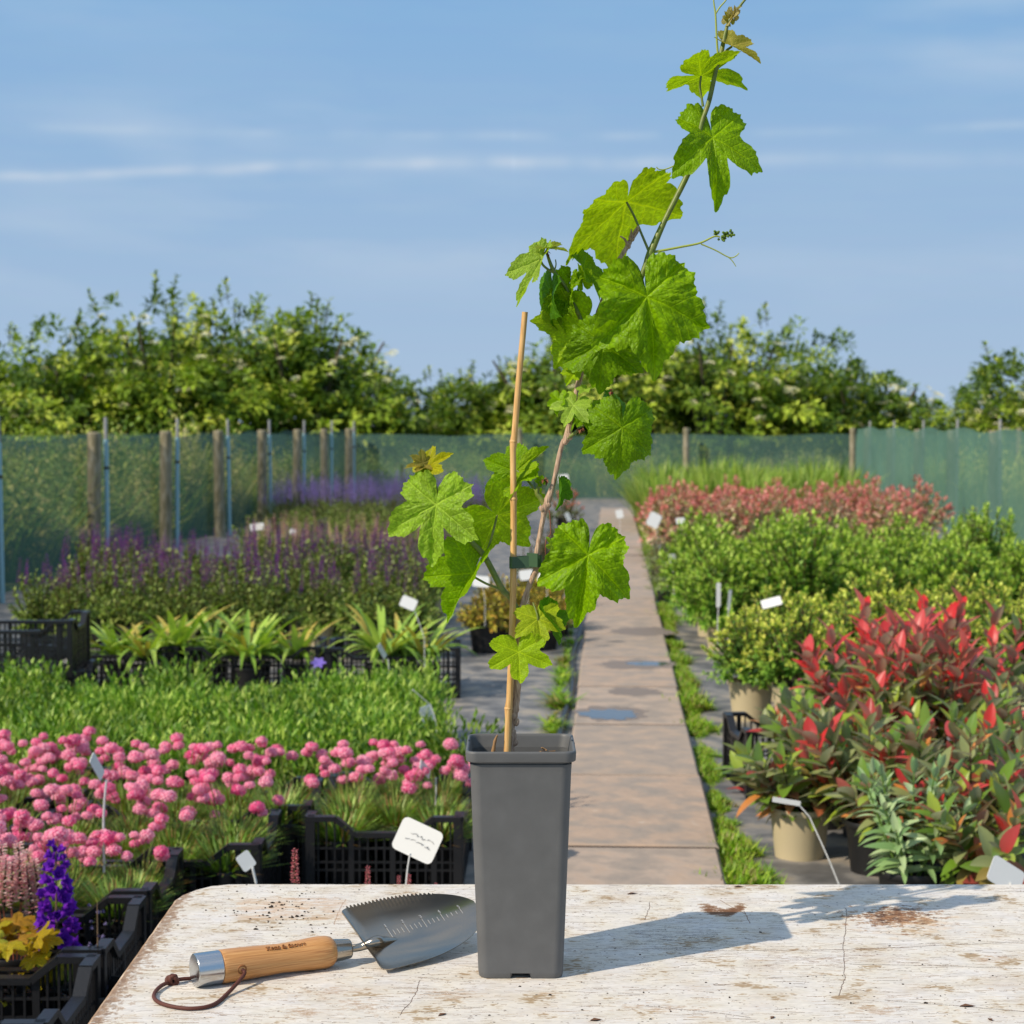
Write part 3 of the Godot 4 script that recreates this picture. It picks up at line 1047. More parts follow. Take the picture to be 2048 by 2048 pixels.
func spike_mesh(h: float, r: float, florets: int, fl: float, cols: Array, taper := 0.75) -> ArrayMesh:   # an upright flower spike standing on the origin
	var mb := MB.new()
	mb.col = vc(84, 78, 60)
	mb.tube(PackedVector3Array([Vector3.ZERO, Vector3(0, h * 0.97, 0)]), PackedFloat32Array([r * 0.14 + 0.0008, 0.0008]), 4, false)
	for k in florets:
		var t := (k + rg.randf()) / florets
		var g := k * 2.4 + rnd(-0.3, 0.3)
		var d := unit_dir(g, rnd(0.1, 0.8))
		mb.col = pick(cols)
		var s := 1.0 - taper * t
		mb.leaf(Vector3(cos(g) * r * 0.25 * s, t * h, sin(g) * r * 0.25 * s), d, face_up(d, Vector3.UP), fl * (0.35 + 0.65 * s), fl * 0.7 * (0.35 + 0.65 * s), -0.4, 0.2)
	return mb.mesh()


func make_spiky(called: String, label: String, group: String, rad: float, h: float, spikes: int, spike_h: float, leaf_cols: Array, spike_meshes: Array, pot: Mesh, pot_mat: Material, l := 0.045, w := 0.02) -> Node3D:
	var o := thing(called, label, "plant", Vector3.ZERO, 0, group)
	var mb := MB.new()
	shrub_foliage(rad, h, 0.13, 46, 12, l, w, leaf_cols, [], mb)
	part("foliage", mb.mesh(), mats.leaf, o)
	part("pot", pot, pot_mat, o)
	for k in spikes:
		var az := TAU * k / spikes + rnd(-0.5, 0.5)
		var f := sqrt(rg.randf()) * 0.95
		var p := Vector3(cos(az) * rad * f, h * rnd(0.72, 0.95), sin(az) * rad * f)
		part("flower_spike", pick(spike_meshes), mats.petal, o, Transform3D((Basis(Vector3(sin(az), 0, -cos(az)).normalized(), -0.18 * f) * Basis(Vector3.UP, rnd(0, TAU))).scaled(Vector3.ONE * rnd(0.75, 1.15) * spike_h), p))
	return o


func strap_leaf(l: float, w: float, arch: float, c: Color) -> ArrayMesh:   # grows along +x and up
	var mb := MB.new()
	mb.col = c
	var rows: Array = []
	for k in 8:
		var t := k / 7.0
		var hw := w * 0.5 * minf(1.0, 0.55 + t * 1.5) * (1.0 - pow(t, 3.0)) + 0.0006
		var p := Vector3(l * (t * 0.75 - 0.06 * t * t), l * (t * (0.9 - 0.2 * arch) - arch * t * t * 0.85), 0)
		rows.append(PackedVector3Array([p + Vector3(0, hw * 0.35, -hw), p, p + Vector3(0, hw * 0.35, hw)]))
	mb.grid(rows)
	return mb.mesh()


var strap_leaves: Array = []


func make_strap_plant(label: String) -> Node3D:
	var o := thing("strap_leaf_plant", label, "plant", Vector3.ZERO, 0, "strap leaved plants in the crates")
	if strap_leaves.is_empty():
		var cc := [vc(130, 164, 62), vc(154, 182, 76), vc(176, 196, 94), vc(114, 148, 56), vc(150, 174, 78), vc(190, 172, 84)]
		for k in 9:
			strap_leaves.append(strap_leaf(rnd(0.2, 0.32), rnd(0.018, 0.027), rnd(0.35, 1.0), cc[mini(k, 5) if k < 6 else k % 4]))
	for k in 38:
		var az := k * 2.4 + rnd(-0.3, 0.3)
		part("leaf", strap_leaves[rg.randi() % 9 if k < 35 else 8], mats.leaf, o, Transform3D((Basis(Vector3.UP, az) * Basis(Vector3.BACK, rnd(-0.25, 0.35))).scaled(Vector3.ONE * rnd(0.75, 1.1)), Vector3(cos(az) * 0.012, 0.11, -sin(az) * 0.012)))
	part("pot", round_pot(0.055, 0.09), mats.pot_black, o)
	return o


# ---------------------------------------------------------------- the bed left of the path

func make_left_bed() -> void:
	# crates: column of the middle, distance of the middle, turned a quarter?
	var crate := make_crate()
	crate.position = Vector3(-1.06, 0.0, -3.98)
	var labs := ["black crate full of flowering pink thrift, beside the purple delphinium", "black crate of thrift whose raised corner meets the white table's back corner", "black crate of thrift set behind another, just left of the square grated crate",
		"square on black crate with a tall grated side behind the white handwritten label", "black crate under the delphinium and yellow leaved plants"]
	crate.set_meta("label", labs[0])
	var spots := [[-0.885, -4.40, 0.0, labs[1]], [-0.82, -4.83, 0.0, labs[2]], [-0.315, -4.80, PI / 2, labs[3]], [-1.06, -3.55, 0.0, labs[4]], [-1.06, -3.13, 0.0, labs[4]], [-1.68, -4.10, 0.0, labs[0]], [-1.50, -4.56, 0.0, labs[0]], [-1.44, -4.98, 0.0, labs[0]]]
	for s in spots:
		dup(crate, Vector3(s[0], 0.0, s[1]), s[2] + rnd(-0.02, 0.02), 1.0, s[3])
	for k in 6:
		dup(crate, Vector3(-0.53 - 0.62 * k, 0, -8.15 - 0.03 * k), rnd(-0.04, 0.04), 1.0, "black crate in the row of strap leaved plants before the salvias")
	dup(crate, Vector3(-2.02, 0, -7.35), 0.1, 1.0, "empty looking black crate stacked low at the fence side of the strap leaved plants")
	dup(crate, Vector3(-2.05, 0.205, -7.36), 0.05, 1.0, "upper black crate of the two stacked at the fence side")
	# thrift
	var full := "thrift plant crowded with round pink flower heads, standing in a black crate"
	var green := "thrift plant that is mostly a green cushion at the edge of its crate"
	var fl := Protos.new()
	for k in 6:
		fl.list.append(make_thrift([9, 11, 7, 10, 8, 12][k], full))
	var gr := Protos.new()
	for k in 2:
		gr.list.append(make_thrift([1, 0][k], green))
	var n := 0
	for sp in [[-1.06, -3.98, "in the crate nearest the delphinium"], [-0.885, -4.40, "in the crate whose corner meets the table corner"], [-0.82, -4.83, "in the crate just left of the square grated crate"], [-1.68, -4.10, "in the outer crate behind the pale pink foam flowers"], [-1.50, -4.56, "in the outer crate of the second row"], [-1.44, -4.98, "in the outer crate next to the green perennials"]]:
		for ix in 4:
			for iz in 3:
				var x: float = sp[0] - 0.205 + 0.137 * ix + rnd(-0.012, 0.012)
				var z: float = sp[1] - 0.122 + 0.122 * iz + rnd(-0.01, 0.01)
				var front := iz == 2
				var is_green: bool = front and ix >= 2 and sp[0] > -1.0 or (sp[1] < -4.7 and front and ix == 1 and sp[0] > -1.0) or (sp[1] > -4.0 and ix == 3 and front)
				if is_green:
					place(gr, n, Vector3(x, 0.022, z), rnd(0, TAU), rnd(0.95, 1.15), "green thrift cushion without blooms, " + sp[2])
				elif not (front and ix == 1 and sp[0] > -1.0 and sp[1] > -4.5):
					place(fl, n, Vector3(x, 0.022, z), rnd(0, TAU), rnd(0.95, 1.12), "thrift with round pink flower heads, " + sp[2])
				n += 1
	for ix in 3:
		for iz in 4:
			var x := -0.315 - 0.122 + 0.122 * ix + rnd(-0.01, 0.01)
			var z := -4.80 - 0.205 + 0.137 * iz + rnd(-0.01, 0.01)
			if iz < 3 and not (ix == 0 and iz < 1):
				place(fl, n, Vector3(x, 0.022, z), rnd(0, TAU), rnd(0.95, 1.12), "thrift with round pink flower heads, in the square grated crate behind the white label")
			elif ix != 1:
				place(gr, n, Vector3(x, 0.022, z), rnd(0, TAU), 1.0, "thrift that is mostly a green cushion, in the square grated crate")
			n += 1
	# fresh green perennials behind the thrift
	var pot9 := square_pot(0.13, 0.12)
	var gp_cols := [vc(94, 132, 40), vc(114, 150, 50), vc(138, 166, 64), vc(80, 114, 36), vc(156, 176, 84)]
	var gl := Protos.new()
	for k in 5:
		var go_ := thing("green_perennial", "fresh green leafy perennial in the dense row behind the pink thrift", "plant", Vector3.ZERO, 0, "green perennials behind the thrift")
		var gm := MB.new()
		for q in 46:
			var az := rnd(0, TAU)
			var f := sqrt(rg.randf())
			var foot := Vector3(cos(az), 0, sin(az)) * 0.06 * f + Vector3(0, 0.1, 0)
			var head := foot + Vector3(cos(az) * 0.07 * f, [0.15, 0.17, 0.14, 0.16, 0.18][k] * rnd(0.7, 1.15), sin(az) * 0.07 * f)
			leafy_stem(gm, foot, head, 11, [0.052, 0.045, 0.058, 0.05, 0.04][k], [0.0125, 0.015, 0.011, 0.013, 0.016][k], gp_cols.map(func(c): return c * [1.0, 0.72, 1.2, 0.86, 1.05][k]), 0.1, 0.62, 0.08, 0.4)
		part("foliage", gm.mesh(), mats.leaf, go_)
		part("pot", pot9, mats.pot_black, go_)
		gl.list.append(go_)
	n = 0
	for iz in 9:
		for ix in 17:
			var z := -5.38 - 0.185 * iz
			var x := -0.19 - 0.175 * ix - 0.025 * iz + rnd(-0.03, 0.03)
			if x / -z < -0.33:
				continue
			place(gl, n * 2 + (ix / 3) % 2 + rg.randi() % 2, Vector3(x, 0.012, z + rnd(-0.03, 0.03)), rnd(0, TAU), rnd(0.68, 1.15), ["green perennial right behind the pink thrift, first row", "green perennial in the dense middle of the bed between thrift and strap leaves", "green perennial close in front of the crates of strap leaved plants"][iz / 3])
			n += 1
	# strap leaved plants in the crates beyond
	var st := Protos.new()
	for k in 3:
		st.list.append(make_strap_plant("strap leaved green and yellow plant drooping over its black crate"))
	for s in [[850, 8.05], [765, 8.0], [590, 8.1], [510, 8.15], [490, 8.02], [350, 8.15], [290, 8.05], [425, 8.2], [800, 8.2], [230, 8.2]]:
		place(st, n, gp(s[0], s[1], 0.03), rnd(0, TAU), rnd(1.15, 1.4))
		n += 1
	# salvias
	var taupe := round_pot(0.095, 0.17)
	var black := round_pot(0.095, 0.17)
	var sal_cols := [vc(118, 142, 62), vc(140, 160, 76), vc(158, 172, 92), vc(98, 122, 52)]
	var sp_cols := [vc(112, 52, 146), vc(138, 66, 150), vc(94, 48, 136), vc(154, 80, 140)]
	var spk: Array = [spike_mesh(1.0, 0.10, 42, 0.12, sp_cols), spike_mesh(0.9, 0.09, 38, 0.12, sp_cols)]
	var sv := Protos.new()
	for k in 5:
		sv.list.append(make_spiky("salvia_plant", "salvia with upright purple flower spikes in the long row behind the crates", "purple salvias", 0.16, [0.45, 0.49, 0.43, 0.47, 0.50][k], [7, 8, 6, 8, 7][k], 0.15, sal_cols, spk, taupe if k % 2 else black, mats.pot_taupe if k % 2 else mats.pot_black))
	n = 0
	for iz in 7:
		var z := 9.35 + 0.42 * iz
		for ix in 18:
			var x := -0.40 - z * 0.012 - 0.245 * ix + rnd(-0.04, 0.04)
			if x < -2.50 - 0.04 * iz or (iz == 0 and ix > 8):
				continue
			place(sv, n + rg.randi() % 2, Vector3(x, 0.01, -z + rnd(-0.05, 0.05)), rnd(0, TAU), rnd(0.88, 1.1), ["purple salvia in the front row, just behind the strap leaved plants", "purple salvia in the middle of the long salvia row", "purple salvia at the back of its row, near the pale spiked plants"][mini(iz / 2, 2)])
			n += 1
	# pale pink and cream spikes behind the salvias
	var pk: Array = [spike_mesh(1.0, 0.10, 40, 0.13, [vc(228, 206, 150), vc(220, 190, 140), vc(236, 220, 176)]), spike_mesh(1.0, 0.10, 40, 0.13, [vc(206, 156, 152), vc(216, 178, 160), vc(198, 138, 150)])]
	var pl := Protos.new()
	for k in 3:
		pl.list.append(make_spiky("pale_spike_plant", "plant with cream and pale pink flower spikes behind the purple salvias", "pale spiked plants", 0.17, 0.44, 9, 0.15, [vc(140, 148, 84), vc(160, 162, 100)], pk, black, mats.pot_black))
	for iz in 2:
		for ix in 6:
			place(pl, n, Vector3(-0.6 - 0.24 * ix + rnd(-0.04, 0.04), 0.01, -12.75 - 0.4 * iz), rnd(0, TAU), rnd(0.92, 1.08))
			n += 1
	# low green mounds, then lavender, towards the far fence
	var mo := Protos.new()
	for k in 2:
		mo.list.append(make_shrub("green_mound_plant", "low mounded grey green plant in front of the lavender", "low mounds before the lavender", 0.22, 0.42, 0.1, 40, 10, 0.05, 0.018, [vc(98, 122, 52), vc(118, 140, 62), vc(136, 152, 74)], [], black, mats.pot_black))
	for iz in 5:
		for ix in 8:
			var z := 16.0 + 0.75 * iz
			var x := -0.62 - 0.4 * ix - 0.1 * iz + rnd(-0.06, 0.06)
			if x < -2.3:
				continue
			place(mo, n, Vector3(x, 0.0, -z), rnd(0, TAU), rnd(0.85, 1.15))
			n += 1
	var lv: Array = [spike_mesh(1.0, 0.07, 20, 0.11, [vc(150, 128, 204), vc(166, 146, 214), vc(132, 108, 190)])]
	var la := Protos.new()
	for k in 2:
		la.list.append(make_spiky("lavender_plant", "lavender with thin violet flower spikes near the far net fence", "lavender plants", 0.24, 0.42, 26, 0.22, [vc(96, 112, 62), vc(116, 130, 78)], lv, black, mats.pot_black, 0.06, 0.01))
	for iz in 4:
		for ix in 7:
			var z := 20.2 + 0.7 * iz
			place(la, n, Vector3(-0.05 - 0.42 * ix + rnd(-0.06, 0.06), 0.0, -z), rnd(0, TAU), rnd(0.9, 1.12))
			n += 1
	# golden leaved shrublets near the path
	var go := Protos.new()
	for k in 2:
		go.list.append(make_shrub("golden_shrub", "small golden yellow leaved shrub in a black pot near the path", "golden shrubs left of the path", 0.16, 0.34, 0.13, 60, 12, 0.034, 0.02, [vc(176, 170, 58), vc(200, 186, 74), vc(158, 152, 54), vc(212, 170, 72)], [], black, mats.pot_black))
	for s in [[975, 9.6], [1035, 9.9], [1085, 9.7], [1000, 10.3], [1060, 10.5], [1110, 10.3]]:
		place(go, n, gp(s[0], s[1]), rnd(0, TAU), rnd(0.95, 1.15))
		n += 1
	var dk := Protos.new()
	dk.list.append(make_shrub("dark_leaved_plant", "dusky green plant in a black pot close to the path", "dusky plants left of the path", 0.15, 0.42, 0.15, 26, 9, 0.045, 0.016, [vc(70, 84, 44), vc(90, 100, 56), vc(104, 92, 60)], [], black, mats.pot_black))
	for s in [[1090, 11.6], [1130, 13.2], [1060, 12.4], [1100, 15.0], [1150, 17.5], [1130, 16.2]]:
		place(dk, n, gp(s[0], s[1]), rnd(0, TAU), rnd(0.85, 1.1))
		n += 1
	var pink := make_shrub("pink_flowering_plant", "plant with salmon pink tops at the far end of the left bed", "", 0.25, 0.5, 0.1, 34, 9, 0.05, 0.03, [vc(90, 110, 60), vc(120, 120, 70)], [vc(214, 110, 96), vc(226, 140, 120)], black, mats.pot_black)
	pink.position = gp(1130, 20.5)


# ---------------------------------------------------------------- the bed right of the path

func broad_leaf(l: float, w: float, fold: float, arch: float) -> ArrayMesh:   # along +z, facing +y
	var mb := MB.new()
	var rows: Array = []
	for k in 7:
		var t := k / 6.0
		var hw := w * 0.5 * pow(sin(PI * pow(t, 0.8)), 0.75) + 0.0005
		var y := -arch * l * t * t
		rows.append(PackedVector3Array([Vector3(-hw, y + hw * fold, l * t), Vector3(-hw * 0.5, y + hw * fold * 0.4, l * t), Vector3(0, y, l * t), Vector3(hw * 0.5, y + hw * fold * 0.4, l * t), Vector3(hw, y + hw * fold, l * t)]))
	mb.grid(rows)
	return mb.mesh()


var photinia_leaves := {}


func make_photinia(label: String, h: float, rad: float, shoots: int, red: float, pot_mat: Material) -> Node3D:
	var o := thing("photinia_shrub", label, "shrub")
	if photinia_leaves.is_empty():
		photinia_leaves.shape = [broad_leaf(0.092, 0.040, 0.35, 0.12), broad_leaf(0.10, 0.044, 0.25, 0.3), broad_leaf(0.085, 0.034, 0.5, 0.05), broad_leaf(0.105, 0.046, 0.3, 0.2)]
		photinia_leaves.red = [mat_flat("red_leaf", Color8(190, 22, 34)), mat_flat("crimson_leaf", Color8(158, 24, 36)), mat_flat("rose_leaf", Color8(190, 64, 68))]
		photinia_leaves.turning = [mat_flat("bronze_leaf", Color8(158, 84, 54)), mat_flat("orange_leaf", Color8(190, 120, 58)), mat_flat("maroon_leaf", Color8(138, 56, 52)), mat_flat("brown_green_leaf", Color8(142, 124, 62))]
		photinia_leaves.green = [mat_flat("green_leaf", Color8(96, 130, 36)), mat_flat("deep_leaf", Color8(70, 102, 32)), mat_flat("lime_leaf", Color8(136, 156, 50)), mat_flat("grey_leaf", Color8(130, 140, 88))]
	var mb := MB.new()
	for k in shoots:
		var az := TAU * k / shoots + rnd(-0.4, 0.4)
		var f := 0.25 + 0.75 * sqrt(rg.randf())
		var top := Vector3(cos(az) * rad * f, h * (1.0 - 0.35 * f * f) * rnd(0.85, 1.0), sin(az) * rad * f)
		var a := Vector3(cos(az) * 0.02, 0.12, sin(az) * 0.02)
		var mid := Vector3(top.x * 0.55, 0.12 + (top.y - 0.12) * 0.45, top.z * 0.55)
		mb.tube(smooth_path([a, mid, top], 3), PackedFloat32Array([0.005, 0.0045, 0.004, 0.003, 0.003, 0.0025, 0.002]), 5)
		var count := 26
		for q in count:
			var t := 0.10 + 0.90 * (q + 0.5) / count
			var pos := a.lerp(mid, t * 2.0) if t < 0.5 else mid.lerp(top, t * 2.0 - 1.0)
			var ax := ((mid - a) if t < 0.5 else (top - mid)).normalized()
			var g := q * 2.4 + rnd(-0.3, 0.3)
			var s1 := face_up(ax, Vector3.RIGHT if absf(ax.x) < 0.8 else Vector3.FORWARD)
			var s2 := ax.cross(s1)
			var sp := 1.25 - 0.85 * t * t + rnd(-0.2, 0.2)
			var dir := (ax * cos(sp) + (s1 * cos(g) + s2 * sin(g)) * sin(sp)).normalized()
			var up := face_up(dir, (ax * 0.9 + Vector3.UP * 0.5).normalized())
			var r := rg.randf()
			var m: Material
			if t > 0.8 and r < red or t > 0.6 and r < red * 0.45:
				m = pick(photinia_leaves.red)
			elif r < 0.55 * (0.5 + 0.5 * red):
				m = pick(photinia_leaves.turning)
			else:
				m = pick(photinia_leaves.green)
			part("leaf", pick(photinia_leaves.shape), m, o, Transform3D(Basis(up.cross(dir), up, dir).scaled(Vector3.ONE * rnd(0.7, 1.05) * (1.0 if t < 0.85 else 0.82)), pos))
	part("stems", mb.mesh(), mats.stem_brown, o)
	part("pot", round_pot(0.085, 0.15), pot_mat, o)
	part("soil", soil_disc(0.08, 0.135), mats.compost, o)
	return o


func mat_flat(called: String, c: Color) -> StandardMaterial3D:
	return mat(called, c, 0.36, {"backlight_enabled": true, "backlight": Color(0.62, 0.62, 0.5), "metallic_specular": 0.36})


func make_right_bed() -> void:
	var taupe := round_pot(0.095, 0.17)
	var black := round_pot(0.095, 0.17)
	# young photinias with red tops
	make_photinia("tallest photinia, with a bright red crown of young leaves, beside a black crate", 0.86, 0.15, 11, 1.00, mats.pot_black).position = gp(1855, 5.25)
	make_photinia("photinia with red and bronze leaves in a beige pot at the edge of the path", 0.44, 0.19, 10, 0.30, mats.pot_taupe).position = gp(1605, 5.02)
	make_photinia("photinia with dull red tips behind the grey green buddleja", 0.50, 0.22, 11, 0.35, mats.pot_black).position = gp(1760, 4.85)
	make_photinia("leafy green photinia with glossy broad leaves to the right of the buddleja", 0.52, 0.24, 11, 0.20, mats.pot_black).position = gp(1955, 4.65)
	make_photinia("photinia with red shoots against the yellow green shrubs", 0.70, 0.22, 11, 0.80, mats.pot_black).position = gp(2010, 5.65)
	make_photinia("low photinia of green and red leaves close to the black crate", 0.47, 0.20, 11, 0.20, mats.pot_black).position = gp(1655, 5.42)
	make_photinia("crimson tipped photinia behind the tallest red crowned one", 0.70, 0.18, 11, 1.00, mats.pot_black).position = gp(1720, 5.72)
	make_photinia("photinia with orange and green leaves under the tall red crowned one", 0.42, 0.22, 11, 0.15, mats.pot_black).position = gp(1860, 4.66)
	make_photinia("dense bronze green photinia between the crimson tipped and the dull red one", 0.55, 0.22, 11, 0.45, mats.pot_black).position = gp(1740, 5.28)
	make_photinia("photinia with a dark red crown beside the tallest one, over the bronze green mass", 0.76, 0.18, 11, 1.00, mats.pot_black).position = gp(1790, 5.50)
	make_photinia("photinia of deep green and maroon leaves beneath the red shoots near the buddleja", 0.56, 0.24, 11, 0.30, mats.pot_black).position = gp(1935, 5.10)
	make_photinia("photinia with few red tips behind the leafy green one", 0.58, 0.24, 11, 0.45, mats.pot_black).position = gp(2050, 5.15)
	make_photinia("low photinia with orange tinted leaves at the right, close behind the table", 0.36, 0.22, 10, 0.2, mats.pot_black).position = gp(1985, 4.3)
	var crate := make_crate()
	crate.position = gp(1650, 6.0)
	crate.rotation.y = 0.08
	crate.set_meta("label", "black crate standing on end of the photinia group beside the path")
	# yellow green euonymus mounds
	var eu := Protos.new()
	for k in 3:
		eu.list.append(make_shrub("euonymus_shrub", "compact yellow green shrub in a beige pot behind the photinias", "yellow green mounds behind the photinias", 0.205, 0.46, 0.175, 120, 12, 0.034, 0.020, [vc(106, 146, 54), vc(128, 164, 64), vc(90, 128, 50), vc(146, 176, 76)], [vc(222, 220, 104), vc(196, 206, 88)], taupe, mats.pot_taupe))
	var n := 0
	for s in [[1505, 7.40], [1600, 7.15], [1700, 7.5], [1560, 7.95], [1660, 8.1], [1780, 7.9], [1880, 7.6], [1980, 7.9], [2070, 7.5], [1830, 8.35], [1930, 8.5], [1740, 8.5], [2040, 8.4]]:
		place(eu, n, gp(s[0], s[1]), rnd(0, TAU), rnd(0.95, 1.12), "compact yellow green shrub in a beige pot, the one nearest the path" if s[0] == 1505 else "" if s[1] < 8.0 else "compact yellow green shrub right in front of the tall green shrubs")
		n += 1
	# taller hedge of bright green shrubs
	var hd := Protos.new()
	for k in 4:
		hd.list.append(make_shrub("hedge_shrub", "bright green upright shrub in the tall row along the right hand bed", "tall green shrubs", 0.27, [0.62, 0.58, 0.65, 0.60][k], 0.16, 110, 13, 0.056, 0.029, [vc(100, 144, 44), vc(122, 164, 54), vc(144, 180, 66), vc(84, 124, 42), vc(158, 184, 82)], [vc(164, 188, 78)], taupe if k % 2 else black, mats.pot_taupe if k % 2 else mats.pot_black))
	for iz in 4:
		for ix in 9:
			var z := 9.7 + 0.62 * iz
			var x := 1.13 + 0.03 * iz + 0.42 * ix + rnd(-0.05, 0.05)
			if x > 0.285 * z:
				continue
			place(hd, n, Vector3(x, 0, -z), rnd(0, TAU), rnd(0.88, 1.1), ["bright green upright shrub in the front line, right behind the yellow green mounds", "bright green upright shrub in the second line of the tall row", "bright green upright shrub in the third line of the tall row", "bright green upright shrub in the rear line, before the silvery shrubs"][iz])
			n += 1
	# silvery shrubs, then the red leaved row, then pale green at the back
	var si := Protos.new()
	si.list.append(make_shrub("silver_shrub", "pale grey green shrub behind the tall green row", "silvery shrubs", 0.26, 0.7, 0.2, 60, 12, 0.05, 0.016, [vc(140, 152, 112), vc(160, 168, 126), vc(124, 138, 92)], [], black, mats.pot_black))
	for s in [[1350, 13.2], [1420, 13.0], [1530, 13.1], [1640, 13.3], [1720, 13.0], [1840, 13.1], [1950, 13.2], [1330, 12.2], [1315, 14.0]]:
		place(si, n, gp(s[0], s[1]), rnd(0, TAU), rnd(0.7, 1.05) if s[0] > 1360 else 0.55)
		n += 1
	var rd := Protos.new()
	for k in 3:
		rd.list.append(make_shrub("red_leaved_shrub", "coral red leaved shrub in the row before the far fence", "coral red shrubs", 0.36, 0.68, 0.2, 66, 11, 0.065, 0.034, [vc(226, 168, 154), vc(232, 190, 170), vc(210, 138, 130), vc(226, 208, 172), vc(182, 178, 122), vc(160, 178, 108)], [vc(230, 156, 150), vc(214, 120, 122)], black, mats.pot_black))
	for iz in 3:
		for ix in 8:
			var z := 15.6 + 0.8 * iz
			var x := 1.42 + 0.06 * iz + 0.46 * ix + rnd(-0.06, 0.06)
			if x > 0.222 * z:
				continue
			place(rd, n, Vector3(x, 0, -z), rnd(0, TAU), rnd(0.96, 1.04))
			n += 1
	var pg := Protos.new()
	for k in 2:
		pg.list.append(make_leafy_tuft("pale_green_plant", "pale lime green upright plant at the far end of the right hand bed", "plant", "lime green plants at the far end", 0.62, 0.5, 300, 0.03, [vc(134, 158, 62), vc(154, 170, 80), vc(116, 146, 54)], black, mats.pot_black, 0.15))
	for iz in 4:
		for ix in 9:
			var z := 20.0 + 1.0 * iz
			var x := 1.62 + 0.1 * iz + 0.5 * ix + rnd(-0.1, 0.1)
			if x > 3.9 + 0.02 * iz:
				continue
			place(pg, n, Vector3(x, 0, -z), rnd(0, TAU), rnd(0.75, 1.15))
			n += 1
	# grey green buddleja by the table
	var bu := thing("buddleja_plant", "grey green narrow leaved plant growing close behind the white table", "plant", gp(1830, 4.35))
	var shape := [broad_leaf(0.075, 0.021, 0.25, 0.5), broad_leaf(0.065, 0.018, 0.3, 0.35), broad_leaf(0.05, 0.015, 0.4, 0.1)]
	var bm := [mat_flat("sage_leaf", Color8(128, 160, 100)), mat_flat("sage_pale_leaf", Color8(162, 184, 134)), mat_flat("sage_deep_leaf", Color8(100, 136, 80))]
	var mb := MB.new()
	for k in 13:
		var az := TAU * k / 13.0 + rnd(-0.3, 0.3)
		var f := 0.2 + 0.8 * rg.randf()
		var top := Vector3(cos(az) * 0.22 * f, rnd(0.28, 0.40) * (1.1 - 0.2 * f), sin(az) * 0.16 * f)
		var a := Vector3(cos(az) * 0.02, 0.1, sin(az) * 0.02)
		mb.tube(PackedVector3Array([a, a.lerp(top, 0.5), top]), PackedFloat32Array([0.004, 0.003, 0.0018]), 5)
		var ax := (top - a).normalized()
		var s1 := face_up(ax, Vector3.RIGHT)
		var s2 := ax.cross(s1)
		for q in 16:
			var t := 0.2 + 0.8 * (q / 2 + 0.5) / 8.0
			var g := (q / 2) * PI / 2 + (q % 2) * PI + rnd(-0.2, 0.2)
			var sp := 1.2 - 0.75 * t * t
			var dir := (ax * cos(sp) + (s1 * cos(g) + s2 * sin(g)) * sin(sp)).normalized()
			var up := face_up(dir, ax)
			part("leaf", shape[2 if t > 0.85 else rg.randi() % 2], pick(bm), bu, Transform3D(Basis(up.cross(dir), up, dir).scaled(Vector3.ONE * rnd(0.8, 1.1)), a.lerp(top, t)))
	part("stems", mb.mesh(), mats.stem_green, bu)
	part("pot", round_pot(0.08, 0.14), mats.pot_black, bu)


# ---------------------------------------------------------------- the white table

const TX0 := -0.43
const TX1 := 0.72
const TZ0 := -2.288
const TZ1 := -1.705


func table_px(im: Image, px: float, py: float) -> Vector2:   # photo pixel on the table top to texture pixel
	var p := on_level(px, py, TABLE_Y)
	return Vector2((p.x - TX0) / (TX1 - TX0) * im.get_width(), (p.z - TZ0) / (TZ1 - TZ0) * im.get_height())


